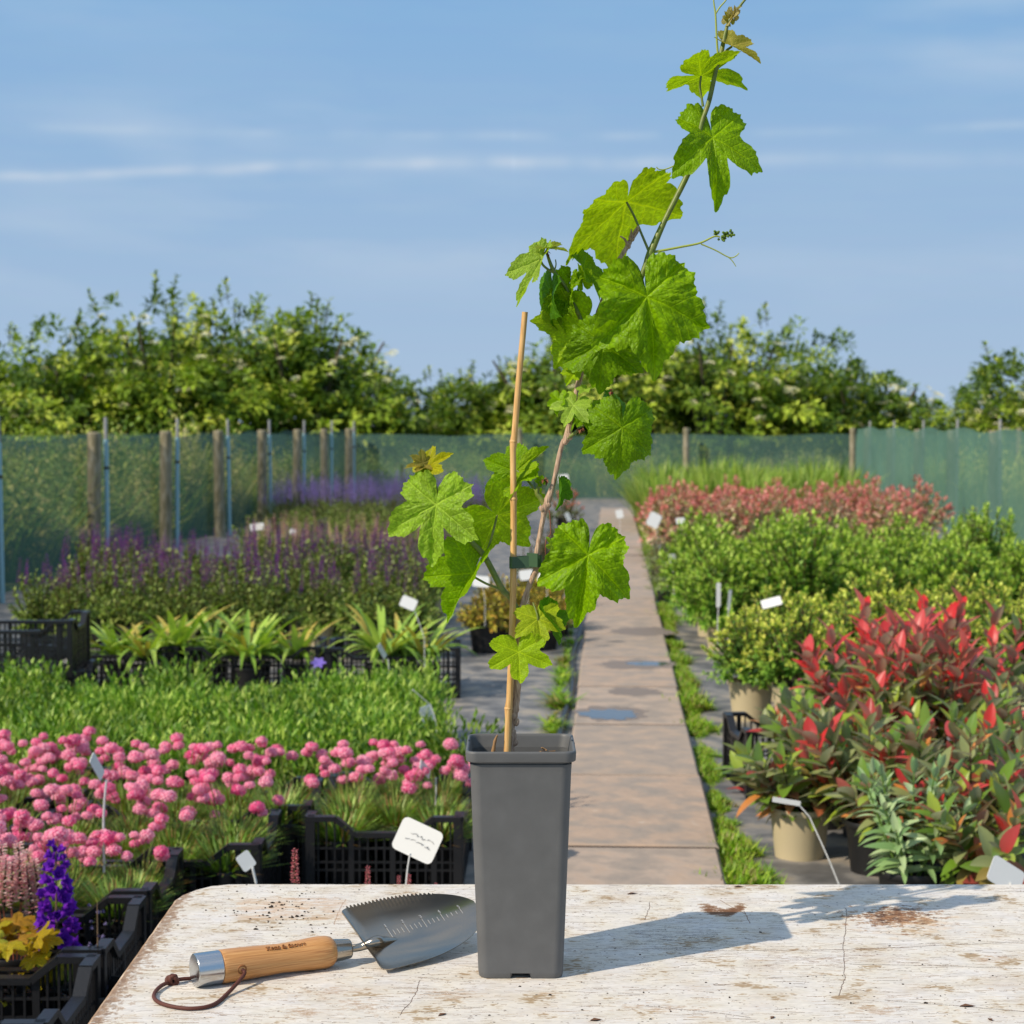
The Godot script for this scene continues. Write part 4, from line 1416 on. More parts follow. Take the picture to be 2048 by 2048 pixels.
func table_pictures() -> Array:
	var w := 2048
	var h := 1024
	var grain := noise(101, 0.03, 4)
	var g1 := grain.get_image(w / 4, h, false, false, false)       # stretched along the boards
	g1.resize(w, h, Image.INTERPOLATE_CUBIC)
	var g2 := noise(102, 0.008, 5).get_image(w, h, false, false, false)
	var g3 := noise(103, 0.10, 3).get_image(w / 2, h, false, false, false)
	g3.resize(w, h, Image.INTERPOLATE_BILINEAR)
	var g4 := noise(104, 0.006, 3).get_image(w, h, false, false, false)
	g1.convert(Image.FORMAT_L8)
	g2.convert(Image.FORMAT_L8)
	g3.convert(Image.FORMAT_L8)
	g4.convert(Image.FORMAT_L8)
	var d1 := g1.get_data()
	var d2 := g2.get_data()
	var d3 := g3.get_data()
	var d4 := g4.get_data()
	var out := PackedByteArray()
	out.resize(w * h * 3)
	var hgt := PackedByteArray()
	hgt.resize(w * h)
	for k in w * h:
		var a := d1[k] / 255.0
		var b := d2[k] / 255.0
		var c := d3[k] / 255.0
		var e := d4[k] / 255.0
		# paint is worn where the grain stands up and the patch noise is high
		var wear := a * 0.55 + c * 0.5 + (b - 0.5) * 0.9 + (e - 0.5) * 0.35
		var f := clampf((wear - 0.745) * 9.0, 0.0, 1.0)
		var s := 0.93 + 0.10 * (c - 0.5) + 0.10 * (a - 0.5)
		var dirt := clampf((e - 0.52) * 2.0, 0.0, 1.0) * 0.10
		var r := (226.0 - 52.0 * f) * s * (1.0 - dirt * 0.5)
		var g := (219.0 - 66.0 * f) * s * (1.0 - dirt * 0.8)
		var bl := (208.0 - 80.0 * f) * s * (1.0 - dirt * 1.2)
		var hue := (b - 0.5) * 16.0
		r += hue * 0.3
		bl -= hue
		out[k * 3] = int(clampf(r, 0, 255))
		out[k * 3 + 1] = int(clampf(g, 0, 255))
		out[k * 3 + 2] = int(clampf(bl, 0, 255))
		hgt[k] = int(clampf(190.0 - 70.0 * f + 50.0 * (a - 0.5) + 30.0 * (c - 0.5), 0, 255))
	var im := Image.create_from_data(w, h, false, Image.FORMAT_RGB8, out)
	var hi := Image.create_from_data(w, h, false, Image.FORMAT_L8, hgt)
	var rn := RandomNumberGenerator.new()
	rn.seed = 9
	# short chips and scratches along the grain
	for k in 9000:
		var x := rn.randf() * w
		var y := rn.randf() * h
		var l := 3.0 + pow(rn.randf(), 4.0) * 60.0
		var sl := rn.randfn(0.0, 0.10)
		var dark := rn.randf()
		var c := Color8(132, 104, 78) if dark < 0.55 else Color8(86, 64, 48) if dark < 0.8 else Color8(182, 158, 130)
		stroke(im, hi, Vector2(x, y), Vector2(x + l, y + l * sl), 0.5 + rn.randf() * 0.9, c, rn.randf_range(0.35, 0.9), rn)
	# dark specks
	for k in 1500:
		var p := Vector2(rn.randf() * w, rn.randf() * h)
		blot(im, hi, p, Vector2(rn.randf_range(0.8, 3.0), rn.randf_range(0.8, 2.2)), Color8(62, 46, 36), rn.randf_range(0.4, 0.95), rn, 0.2)
	# larger flaked patches
	for k in 45:
		blot(im, hi, Vector2(rn.randf() * w, rn.randf() * h), Vector2(rn.randf_range(6, 34), rn.randf_range(2, 7)), Color8(176, 146, 116), rn.randf_range(0.3, 0.75), rn, 0.8)
	# marks that the photograph shows in particular places
	var q := func(px: float, py: float) -> Vector2: return table_px(im, px, py)
	# bare wood field between the trowel and the back edge
	for k in 320:
		var p: Vector2 = q.call(rn.randf_range(478, 690), rn.randf_range(1796, 1840))
		blot(im, hi, p, Vector2(rn.randf_range(8, 26), rn.randf_range(3, 9)), Color8(192, 160, 130), 0.24, rn, 0.6)
	stroke(im, hi, q.call(520, 1795), q.call(692, 1798), 1.2, Color8(150, 112, 84), 0.8, rn)
	stroke(im, hi, q.call(692, 1798), q.call(666, 1850), 1.2, Color8(150, 112, 84), 0.7, rn)
	# leaf shaped brown stain
	for k in 180:
		var t := rn.randf()
		var p: Vector2 = q.call(1405 + 80 * t + rn.randfn(0, 4), 1812 + 14 * sin(t * 3.0) + rn.randfn(0, 4.0))
		blot(im, hi, p, Vector2(9, 7), Color8(112, 74, 44), 0.42, rn, 0.7)
	stroke(im, hi, q.call(1440, 1800), q.call(1492, 1828), 3.0, Color8(112, 76, 48), 0.8, rn)
	stroke(im, hi, q.call(1488, 1822), q.call(1500, 1846), 5.0, Color8(118, 82, 54), 0.7, rn)
	# rusty patch with crumbling dirt
	for k in 520:
		var p: Vector2 = q.call(1790 + rn.randfn(0, 42), 1834 + rn.randfn(0, 10))
		blot(im, hi, p, Vector2(rn.randf_range(3, 12), rn.randf_range(2, 9)), Color8(132, 88, 54) if rn.randf() < 0.7 else Color8(70, 46, 32), 0.48, rn, 0.7)
	for k in 60:
		var p: Vector2 = q.call(1830 + rn.randfn(0, 46), 1848 + rn.randfn(0, 12))
		blot(im, hi, p, Vector2(14, 12), Color8(214, 170, 126), 0.14, rn, 0.5)
	# sooty smears beside the pot
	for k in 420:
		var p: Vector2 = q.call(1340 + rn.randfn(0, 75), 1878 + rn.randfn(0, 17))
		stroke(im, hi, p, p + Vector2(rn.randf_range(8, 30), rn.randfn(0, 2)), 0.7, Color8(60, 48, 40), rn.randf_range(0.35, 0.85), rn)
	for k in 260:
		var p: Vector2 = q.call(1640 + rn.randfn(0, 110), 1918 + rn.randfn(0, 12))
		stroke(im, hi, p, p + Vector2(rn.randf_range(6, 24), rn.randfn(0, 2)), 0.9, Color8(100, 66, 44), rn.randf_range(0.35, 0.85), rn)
	# cracks
	for cr in [[1690, 1816, 1692, 1838, 1688, 1900], [1688, 1900, 1690, 1950, 1676, 1992], [1690, 1832, 1640, 1838, 1560, 1842], [1400, 1902, 1700, 1898, 1900, 1890], [1900, 1890, 1990, 1886, 2060, 1884], [1770, 2000, 1900, 2010, 2060, 2024], [1290, 1840, 1298, 1820, 1300, 1804], [800, 2030, 830, 1990, 838, 1960],
		[1700, 1928, 1850, 1930, 2048, 1938], [1290, 2012, 1420, 2024, 1500, 2034]]:
		stroke(im, hi, q.call(cr[0], cr[1]), q.call(cr[2], cr[3]), 1.3, Color8(74, 54, 42), 0.9, rn)
		stroke(im, hi, q.call(cr[2], cr[3]), q.call(cr[4], cr[5]), 1.3, Color8(74, 54, 42), 0.9, rn)
	# flaked spot under the trowel handle, brown flakes near the front
	for sp in [[720, 2010, 60, 14], [640, 1985, 90, 10], [900, 1990, 50, 8], [600, 2025, 40, 10], [1320, 2015, 100, 7], [1760, 2020, 60, 9], [1990, 1920, 50, 10], [480, 1990, 60, 12]]:
		for k in 60:
			var p: Vector2 = q.call(sp[0] + rn.randfn(0, sp[2] * 0.5), sp[1] + rn.randfn(0, sp[3] * 0.6))
			blot(im, hi, p, Vector2(rn.randf_range(3, 13), rn.randf_range(1.5, 6)), Color8(160, 126, 96), 0.26, rn, 0.8)
	# worn bare edge along the left side
	for k in 1500:
		var p: Vector2 = Vector2((-0.413 - TX0 + absf(rn.randfn(0, 0.009))) / (TX1 - TX0) * w, rn.randf() * h)
		blot(im, hi, p, Vector2(rn.randf_range(2, 9), rn.randf_range(2, 10)), Color8(150, 122, 98) if rn.randf() < 0.7 else Color8(120, 94, 74), 0.4, rn, 0.6)
	return [im, hi]


func blot(im: Image, hi: Image, p: Vector2, r: Vector2, c: Color, a: float, rn: RandomNumberGenerator, rough: float) -> void:
	var ph := rn.randf() * TAU
	for y in range(maxi(0, int(p.y - r.y)), mini(im.get_height(), int(p.y + r.y) + 1)):
		for x in range(maxi(0, int(p.x - r.x)), mini(im.get_width(), int(p.x + r.x) + 1)):
			var d := (Vector2(x + 0.5, y + 0.5) - p) / r
			var lim := 1.0 - rough * 0.35 * (1.0 + sin(atan2(d.y, d.x) * 5.0 + ph))
			if d.length() < lim:
				im.set_pixel(x, y, im.get_pixel(x, y).lerp(c, a))
				if a > 0.3:
					hi.set_pixel(x, y, hi.get_pixel(x, y).darkened(0.18))


func stroke(im: Image, hi: Image, a: Vector2, b: Vector2, wide: float, c: Color, alpha: float, rn: RandomNumberGenerator) -> void:
	var l := maxf(1.0, a.distance_to(b))
	var off := 0.0
	for k in int(l):
		off = clampf(off + rn.randf_range(-0.4, 0.4), -2.5, 2.5)
		var p := a.lerp(b, k / l) + Vector2(0, off) if absf(b.x - a.x) > absf(b.y - a.y) else a.lerp(b, k / l) + Vector2(off, 0)
		if rn.randf() < 0.12:
			continue
		for dy in int(ceil(wide)):
			var x := int(p.x)
			var y := int(p.y) + dy
			if x >= 0 and y >= 0 and x < im.get_width() and y < im.get_height():
				im.set_pixel(x, y, im.get_pixel(x, y).lerp(c, alpha))
				hi.set_pixel(x, y, hi.get_pixel(x, y).darkened(0.35 * alpha))


func make_table() -> void:
	var pics := table_pictures()
	mat("table_paint", Color.WHITE, 0.72, {"albedo_texture": ImageTexture.create_from_image(pics[0]), "heightmap_enabled": true, "heightmap_scale": 0.07, "heightmap_texture": ImageTexture.create_from_image(pics[1]), "metallic_specular": 0.35})
	mat("table_edge", Color.WHITE, 0.85, {"albedo_texture": ramp_tex(noise(110, 0.02, 5), 512, 256, [[0.0, Color8(104, 80, 60)], [0.4, Color8(150, 122, 96)], [0.7, Color8(190, 170, 148)], [1.0, Color8(220, 208, 192)]]), "uv1_triplanar": true, "uv1_scale": Vector3(1.5, 12, 1.5)})
	var o := thing("garden_table", "weathered white painted wooden table with chipped paint and brown stains", "table", Vector3(0.3, 0, -1.86))
	var inv := Vector3(-0.3, 0, 1.86)
	# outline seen from above, clockwise, with a cut back left corner
	var x0 := -0.413
	var x1 := 1.02
	var zb := -2.276
	var zf := -1.44
	var outline := [Vector2(x0, zb + 0.075), Vector2(x0 + 0.004, zb + 0.052), Vector2(x0 + 0.016, zb + 0.028), Vector2(x0 + 0.032, zb + 0.010), Vector2(x0 + 0.052, zb + 0.001), Vector2(x0 + 0.08, zb), Vector2(x1, zb), Vector2(x1, zf), Vector2(x0, zf)]
	var uvof := func(p: Vector2) -> Vector2: return Vector2((p.x - TX0) / (TX1 - TX0), (p.y - TZ0) / (TZ1 - TZ0))
	var mb := MB.new()
	var edge := MB.new()
	# subdivide the outline so that its edge can be slightly uneven
	var fine: Array = []
	for k in outline.size():
		var a: Vector2 = outline[k]
		var b: Vector2 = outline[(k + 1) % outline.size()]
		var steps := maxi(1, int(a.distance_to(b) / 0.02))
		for s in steps:
			fine.append(a.lerp(b, float(s) / steps))
	var chip := noise(120, 0.9, 3)
	var mid := Vector2(0.3, -1.86)
	var r1 := PackedVector3Array()
	var r2 := PackedVector3Array()
	var r3 := PackedVector3Array()
	var r4 := PackedVector3Array()
	for p in fine:
		var inw: Vector2 = (mid - p).normalized()
		var c := 0.0018 + 0.0016 * absf(chip.get_noise_2d(p.x * 40, p.y * 40))
		var p2: Vector2 = p + inw * c * 1.6
		r1.append(Vector3(p2.x, TABLE_Y, p2.y) + inv)
		r2.append(Vector3(p.x, TABLE_Y - c, p.y) + inv)
		r3.append(Vector3(p.x, TABLE_Y - 0.026, p.y) + inv)
		r4.append(Vector3(p2.x, TABLE_Y - 0.028, p2.y) + inv)
	var k0 := mb.vert(Vector3(mid.x, TABLE_Y, mid.y) + inv, Vector3.UP, uvof.call(mid))
	for k in fine.size():
		mb.vert(r1[k], Vector3.UP, uvof.call(Vector2(r1[k].x - inv.x, r1[k].z - inv.z)))
	for k in fine.size():
		mb.i.append_array([k0, k0 + 1 + k, k0 + 1 + (k + 1) % fine.size()])
	part("table_top", mb.mesh(), mats.table_paint, o)
	edge.grid([r4, r3, r2, r1], true)
	edge.fan(r4, true)
	part("edge_band", edge.mesh(), mats.table_edge, o)
	for lx in [x0 + 0.09, x1 - 0.09]:
		for lz in [zb + 0.09, zf - 0.09]:
			var leg := MB.new()
			leg.box(Vector3(lx, (TABLE_Y - 0.03) * 0.5, lz) + inv, Vector3(0.055, TABLE_Y - 0.03, 0.055))
			part("leg", leg.mesh(), mats.table_edge, o)
	for r in [[Vector3((x0 + x1) / 2, TABLE_Y - 0.072, zb + 0.09), Vector3(x1 - x0 - 0.24, 0.08, 0.022)], [Vector3((x0 + x1) / 2, TABLE_Y - 0.072, zf - 0.09), Vector3(x1 - x0 - 0.24, 0.08, 0.022)], [Vector3(x0 + 0.09, TABLE_Y - 0.072, (zb + zf) / 2), Vector3(0.022, 0.08, zf - zb - 0.24)], [Vector3(x1 - 0.09, TABLE_Y - 0.072, (zb + zf) / 2), Vector3(0.022, 0.08, zf - zb - 0.24)]]:
		var rail := MB.new()
		rail.box(r[0] + inv, r[1])
		part("rail", rail.mesh(), mats.table_edge, o)
	# crumbs of compost
	var mm := MultiMesh.new()
	mm.transform_format = MultiMesh.TRANSFORM_3D
	var cb := MB.new()
	var cn := noise(130, 1.0, 2)
	var rows: Array = []
	for k in 5:
		var e := -PI / 2 + PI * k / 4.0
		var row := PackedVector3Array()
		for g in 6:
			var d := unit_dir(TAU * g / 6.0, e)
			row.append(d * (0.8 + 0.5 * cn.get_noise_3dv(d * 1.5)))
		rows.append(row)
	cb.grid(rows, true)
	mm.mesh = cb.mesh()
	mm.instance_count = 150
	for k in 150:
		var p := Vector3.ZERO
		if k < 110:
			p = on_level(570 + rg.randfn(0, 75), 1825 + rg.randfn(0, 26), TABLE_Y)
		elif k < 132:
			p = on_level(rnd(1150, 2040), rnd(1850, 2040), TABLE_Y)
		else:
			p = on_level(rnd(900, 2040), rnd(1960, 2046), TABLE_Y)
		var s := rnd(0.0005, 0.0014) * (1.0 + pow(rg.randf(), 6.0))
		mm.set_instance_transform(k, Transform3D(Basis(Vector3.UP, rnd(0, TAU)).scaled(Vector3(s * rnd(0.8, 1.9), s * 0.7, s)), p + Vector3.UP * s * 0.4))
	var mi := MultiMeshInstance3D.new()
	mi.name = "compost_crumbs"
	mi.multimesh = mm
	mi.material_override = mats.compost
	add_child(mi)
	tag(mi, "scattered dark compost crumbs on the white table", "crumbs")
	mi.set_meta("kind", "stuff")
	# dry leaf scraps
	mat("dry_leaf", Color8(104, 70, 44), 0.8)
	var spots := [[1192, 2041, 0.016, 0.010, 0.3, "curled dark brown leaf scrap at the pot's foot, towards the table front"], [1545, 2036, 0.011, 0.006, 1.0, "small round brown seed husk on the front of the white table"], [1935, 2013, 0.022, 0.010, 0.1, "dry brown leaf scrap lying across the long crack in the paint"],
		[1980, 2040, 0.010, 0.006, 2.0, "dark curled leaf scrap beside the dry brown leaf"], [885, 2030, 0.015, 0.007, 0.8, "pale brown bark flake on the table below the trowel"], [1478, 1774, 0.018, 0.006, 0.2, "orange brown bark flake at the back edge of the table"], [1265, 1788, 0.02, 0.007, 0.4, "pale wood splinter lying near the back edge beside the pot"]]
	for s in spots:
		var lb := MB.new()
		var d := Vector3(cos(s[4]), 0.02, -sin(s[4])).normalized()
		lb.leaf(-d * s[2] * 0.4, d, face_up(d, Vector3.UP), s[2] * 0.8, s[3] * 0.7, 0.12, 0.04)
		lb.leaf(-d * s[2] * 0.4 + Vector3.DOWN * 0.0006, d, face_up(d, Vector3.UP), s[2] * 0.75, s[3] * 0.65, 0.1, 0.03)
		solo("dry_scrap", lb.mesh(), mats.dry_leaf, s[5], "leaf scrap", on_level(s[0], s[1], TABLE_Y) + Vector3.UP * 0.0010)


# ---------------------------------------------------------------- the grey pot

func pot_ring(hw: float, r: float, y: float) -> PackedVector3Array:
	var row := PackedVector3Array()
	for q in 4:
		var cx: float = [1, -1, -1, 1][q] * (hw - r)
		var cz: float = [1, 1, -1, -1][q] * (hw - r)
		for s in 8:
			var g := PI / 2 * q + PI / 2 * s / 7.0
			row.append(Vector3(cx + cos(g) * r, y, cz + sin(g) * r))
		# points along the straight side, so that the foot notch has something to bite into
		var nx: float = [1, -1, -1, 1][(q + 1) % 4] * (hw - r)
		var nz: float = [1, 1, -1, -1][(q + 1) % 4] * (hw - r)
		var g2 := PI / 2 * (q + 1)
		var a := Vector3(cx + cos(g2) * r, y, cz + sin(g2) * r)
		var b := Vector3(nx + cos(g2) * r, y, nz + sin(g2) * r)
		for t in [0.33, 0.36, 0.64, 0.67]:
			row.append(a.lerp(b, t))
	return row


func make_pot() -> void:
	var o := thing("plant_pot", "tall square dark grey plastic plant pot standing on the white table", "pot", Vector3(0.0092, TABLE_Y, -VINE_Z))
	o.scale.y = 1.023
	var body := MB.new()
	var rows: Array = []
	var prof := [[0.0430, 0.0], [0.0440, 0.0012], [0.0447, 0.006], [0.0447, 0.0062], [0.0488, 0.112], [0.0526, 0.214], [0.0532, 0.2225]]
	for p in prof:
		var row := pot_ring(p[0], 0.011, p[1])
		if p[1] < 0.0061:
			for q in row.size():
				if q % 12 in [9, 10]:                     # foot notch in the middle of each side
					row[q].y = maxf(row[q].y, 0.0055)
		rows.append(row)
	body.grid(rows, true)
	var inner: Array = []
	for p in [[0.0518, 0.2225], [0.0500, 0.15]]:
		inner.append(pot_ring(p[0], 0.010, p[1]))
	body.grid(inner, true)
	body.fan(pot_ring(0.0425, 0.011, 0.0066), true)
	part("body", body.mesh(), mats.pot_grey, o)
	# rolled rim
	var rim := MB.new()
	var rr: Array = []
	for p in [[0.0534, 0.2255], [0.0562, 0.2253], [0.0572, 0.2262], [0.0577, 0.2342], [0.0572, 0.2362], [0.0558, 0.2366], [0.0545, 0.2358], [0.0541, 0.2335], [0.0520, 0.2225]]:
		rr.append(pot_ring(p[0], 0.012, p[1]))
	rim.grid(rr, true)
	part("rim", rim.mesh(), mats.pot_grey, o)
	for s in [-1.0, 1.0]:
		for z in [-0.012]:
			var h := MB.new()
			h.box(Vector3(s * 0.0552, 0.2368, z), Vector3(0.0016, 0.0006, 0.007))
			h.box(Vector3(s * 0.0578, 0.2318, z), Vector3(0.0006, 0.0045, 0.006))
			part("hanger_slot", h.mesh(), mats.pot_black, o)
	# the compost in it
	var sb := MB.new()
	var n := noise(140, 1.0, 4)
	var srows: Array = []
	for r in 25:
		var row := PackedVector3Array()
		for q in 25:
			var x := -0.0495 + 0.099 * q / 24.0
			var z := -0.0495 + 0.099 * r / 24.0
			var y := 0.206 + 0.003 * n.get_noise_2d(x * 90, z * 90) + 0.0016 * n.get_noise_2d(x * 420, z * 420)
			y += 0.0165 * exp(-(pow((x - 0.026) / 0.016, 2.0) + pow((z + 0.03) / 0.014, 2.0)))
			row.append(Vector3(x, y, z))
		srows.append(row)
	sb.grid(srows)
	solo("compost", sb.mesh(), mats.compost, "brown compost filling the tall grey pot", "soil", o.position).scale.y = 1.023
	var ch := MB.new()
	for k in 26:
		var a := Vector3(0.026 + rg.randfn(0, 0.011), 0.2215 + rnd(-0.004, 0.001), -0.03 + rg.randfn(0, 0.008))
		a.y = 0.207 + 0.0165 * exp(-(pow((a.x - 0.026) / 0.016, 2.0) + pow((a.z + 0.03) / 0.014, 2.0)))
		ch.bar(a, a + Vector3(rnd(-1, 1), rnd(0.0, 0.5), rnd(-1, 1)).normalized() * rnd(0.003, 0.008), 0.0012, 0.001)
	mat("bark_chip", Color8(146, 112, 74), 0.9)
	var chips := solo("bark_chips", ch.mesh(), mats.bark_chip, "pale bark chips heaped on the compost in the grey pot", "bark", o.position)
	chips.scale.y = 1.023
	chips.set_meta("kind", "stuff")
	var tw := MB.new()
	var base := at(983, 1512, VINE_Z - 0.01)
	tw.tube(smooth_path([base + Vector3(-0.002, -0.02, 0), base + Vector3(0.001, 0.0, 0), at(990, 1482, VINE_Z - 0.01), at(995, 1470, VINE_Z - 0.012)], 3), PackedFloat32Array([0.0021, 0.0022, 0.0024, 0.002, 0.0022, 0.0016, 0.0018, 0.0012, 0.0009, 0.0006]), 6)
	solo("dead_twig", tw.mesh(), mats.bark_chip, "short pale dead twig sticking out of the compost at the pot's left side", "twig")


# ---------------------------------------------------------------- the grapevine

const MAIN_VEINS := [0.0, 1.02, -1.02, 2.10, -2.10]


func vine_leaf_pictures() -> Array:
	var w := 512
	var al := Image.create(w, w, false, Image.FORMAT_RGB8)
	var hi := Image.create(w, w, false, Image.FORMAT_L8)
	var cell := FastNoiseLite.new()
	cell.noise_type = FastNoiseLite.TYPE_CELLULAR
	cell.cellular_return_type = FastNoiseLite.RETURN_DISTANCE2_SUB
	cell.frequency = 16.0
	cell.seed = 3
	var patch := noise(151, 2.2, 4)
	for yy in w:
		for xx in w:
			var p := Vector2((xx + 0.5) / w - 0.5, (yy + 0.5) / w - 0.5) * 2.4
			var r := p.length()
			var th := atan2(p.x, p.y)
			var best := 9.0
			var sec := 9.0
			for v in MAIN_VEINS:
				var d := Vector2(sin(v), cos(v))
				var s := p.dot(d)
				var q := absf(p.x * d.y - p.y * d.x)
				var dt := absf(angle_difference(th, v))
				if s > 0:
					best = minf(best, q / maxf(0.013, 0.027 * (1.1 - s)))
				if dt < 0.54:
					var k := (s - q * 0.95) / 0.155
					sec = minf(sec, absf(k - round(k)) * 0.155 / 0.012)
			var net := clampf((cell.get_noise_2d(p.x, p.y) + 1.0) * 2.2, 0.0, 1.0)    # 0 on the fine network
			var m := clampf(1.0 - best, 0, 1)
			var s2 := clampf(1.0 - sec, 0, 1) * 0.75
			var vein := maxf(m, s2)
			var t := 0.82 + 0.12 * patch.get_noise_2d(p.x, p.y) + 0.20 * net
			var c := Color(0.80 * t, 0.86 * t, 0.66 * t)
			c = c.lerp(Color(1.0, 1.0, 1.0), vein * 0.75)
			al.set_pixel(xx, yy, c)
			hi.set_pixel(xx, yy, Color.WHITE * clampf(0.45 + 0.30 * net - 0.45 * maxf(m, s2 * 0.8), 0, 1))
	return [al, hi]


func outline_radius(a: float, lobing: float, tooth: float, ph: float) -> float:   # a: angle from the tip, 0 .. PI
	var pts := [[0.0, 1.0], [0.11, 0.90], [0.25, 0.82], [0.40, 0.77], [0.54, 0.75], [0.72, 0.79], [0.90, 0.86], [1.02, 0.95], [1.14, 0.86], [1.30, 0.78], [1.46, 0.73], [1.62, 0.72], [1.85, 0.75], [2.10, 0.79], [2.3, 0.73], [2.55, 0.70], [2.8, 0.62], [3.0, 0.42], [PI, 0.12]]
	var k := 0
	while k < pts.size() - 2 and a > pts[k + 1][0]:
		k += 1
	var t := clampf((a - pts[k][0]) / (pts[k + 1][0] - pts[k][0]), 0, 1)
	var r: float = lerpf(pts[k][1], pts[k + 1][1], t)
	r -= lobing * (exp(-pow((a - 0.52) / 0.16, 2.0)) * 0.36 + exp(-pow((a - 1.58) / 0.18, 2.0)) * 0.22)
	var big := fposmod(a * 3.9 + ph, 1.0)
	var saw := 1.0 - pow(1.0 - absf(big * 2.0 - 1.0), 1.5)
	var small := fposmod(a * 8.6 + ph * 1.7, 1.0)
	var saw2 := 1.0 - pow(1.0 - absf(small * 2.0 - 1.0), 1.5)
	return r * (1.0 - tooth * (0.058 * saw + 0.042 * saw2) * clampf((2.95 - a) * 4.0, 0, 1))


# leaf in its own axes: joint at the origin, tip along +z, upper face +y, length 1
func vine_leaf(o := {}) -> ArrayMesh:
	var sd: int = o.get("seed", 1)
	var n := noise(sd, 1.0, 3)
	var lobing: float = o.get("lobing", 0.6)
	var tooth: float = o.get("tooth", 1.0)
	var fold: float = o.get("fold", 0.15)
	var droop: float = o.get("droop", 0.15)
	var wave: float = o.get("wave", 0.05)
	var puck: float = o.get("pucker", 0.018)
	var quilt: float = o.get("quilt", 0.05)
	var curl: float = o.get("curl", 0.0)
	var wide: float = o.get("wide", 1.0)
	var low: float = o.get("base", 1.0)
	var tint: Color = o.get("tint", vc(128, 172, 40))
	var mb := MB.new()
	var na := 240
	var nr := 11
	var rows: Array = []
	var uvs: Array = []
	for r in nr + 1:
		var f := float(r) / nr
		var row := PackedVector3Array()
		var uvr := PackedVector2Array()
		for q in na + 1:
			var a := -PI + TAU * q / na
			var rad := outline_radius(absf(a), lobing, tooth * smoothstep(0.55, 1.0, f), 0.3 if a > 0 else 0.75) * f
			rad *= 1.0 + 0.09 * n.get_noise_2d(cos(a) * 1.4 + sd, sin(a) * 1.4)
			rad *= lerpf(1.0, low, smoothstep(1.3, 2.3, absf(a)))
			var x := sin(a) * rad
			var z := cos(a) * rad
			# puffed between the main veins
			var gap := 9.0
			var span := 1.0
			var aa := absf(a)
			if aa < 1.02:
				gap = aa / 1.02
			elif aa < 2.10:
				gap = (aa - 1.02) / 1.08
			else:
				gap = (aa - 2.10) / 1.2
			var y := quilt * sin(PI * clampf(gap, 0, 1)) * rad * 2.0 * span
			y += fold * absf(x) * (0.6 + 0.4 * rad) - droop * rad * rad
			y += wave * rad * rad * sin(a * 5.0 + sd) + wave * 1.3 * rad * rad * n.get_noise_2d(x * 1.3 + 5.0, z * 1.3)
			y += puck * n.get_noise_2d(x * 7.0, z * 7.0) * smoothstep(0.0, 0.3, rad) * 1.5
			var p := Vector3(x * wide, y, z)
			if curl != 0.0 and rad > 0.35:                         # edges roll over
				var e := (rad - 0.35)
				p.y -= curl * e * e * 1.6
				p.x *= 1.0 - curl * e * 0.25
				p.z *= 1.0 - curl * e * 0.15
			row.append(p)
			uvr.append(Vector2(x / 2.4 + 0.5, z / 2.4 + 0.5))
		rows.append(row)
		uvs.append(uvr)
	mb.col = tint
	mb.grid(rows, false, uvs)
	return mb.mesh()


func vine_at(px: float, py: float, near := 0.0) -> Vector3:
	return at(px, py, VINE_Z - near)


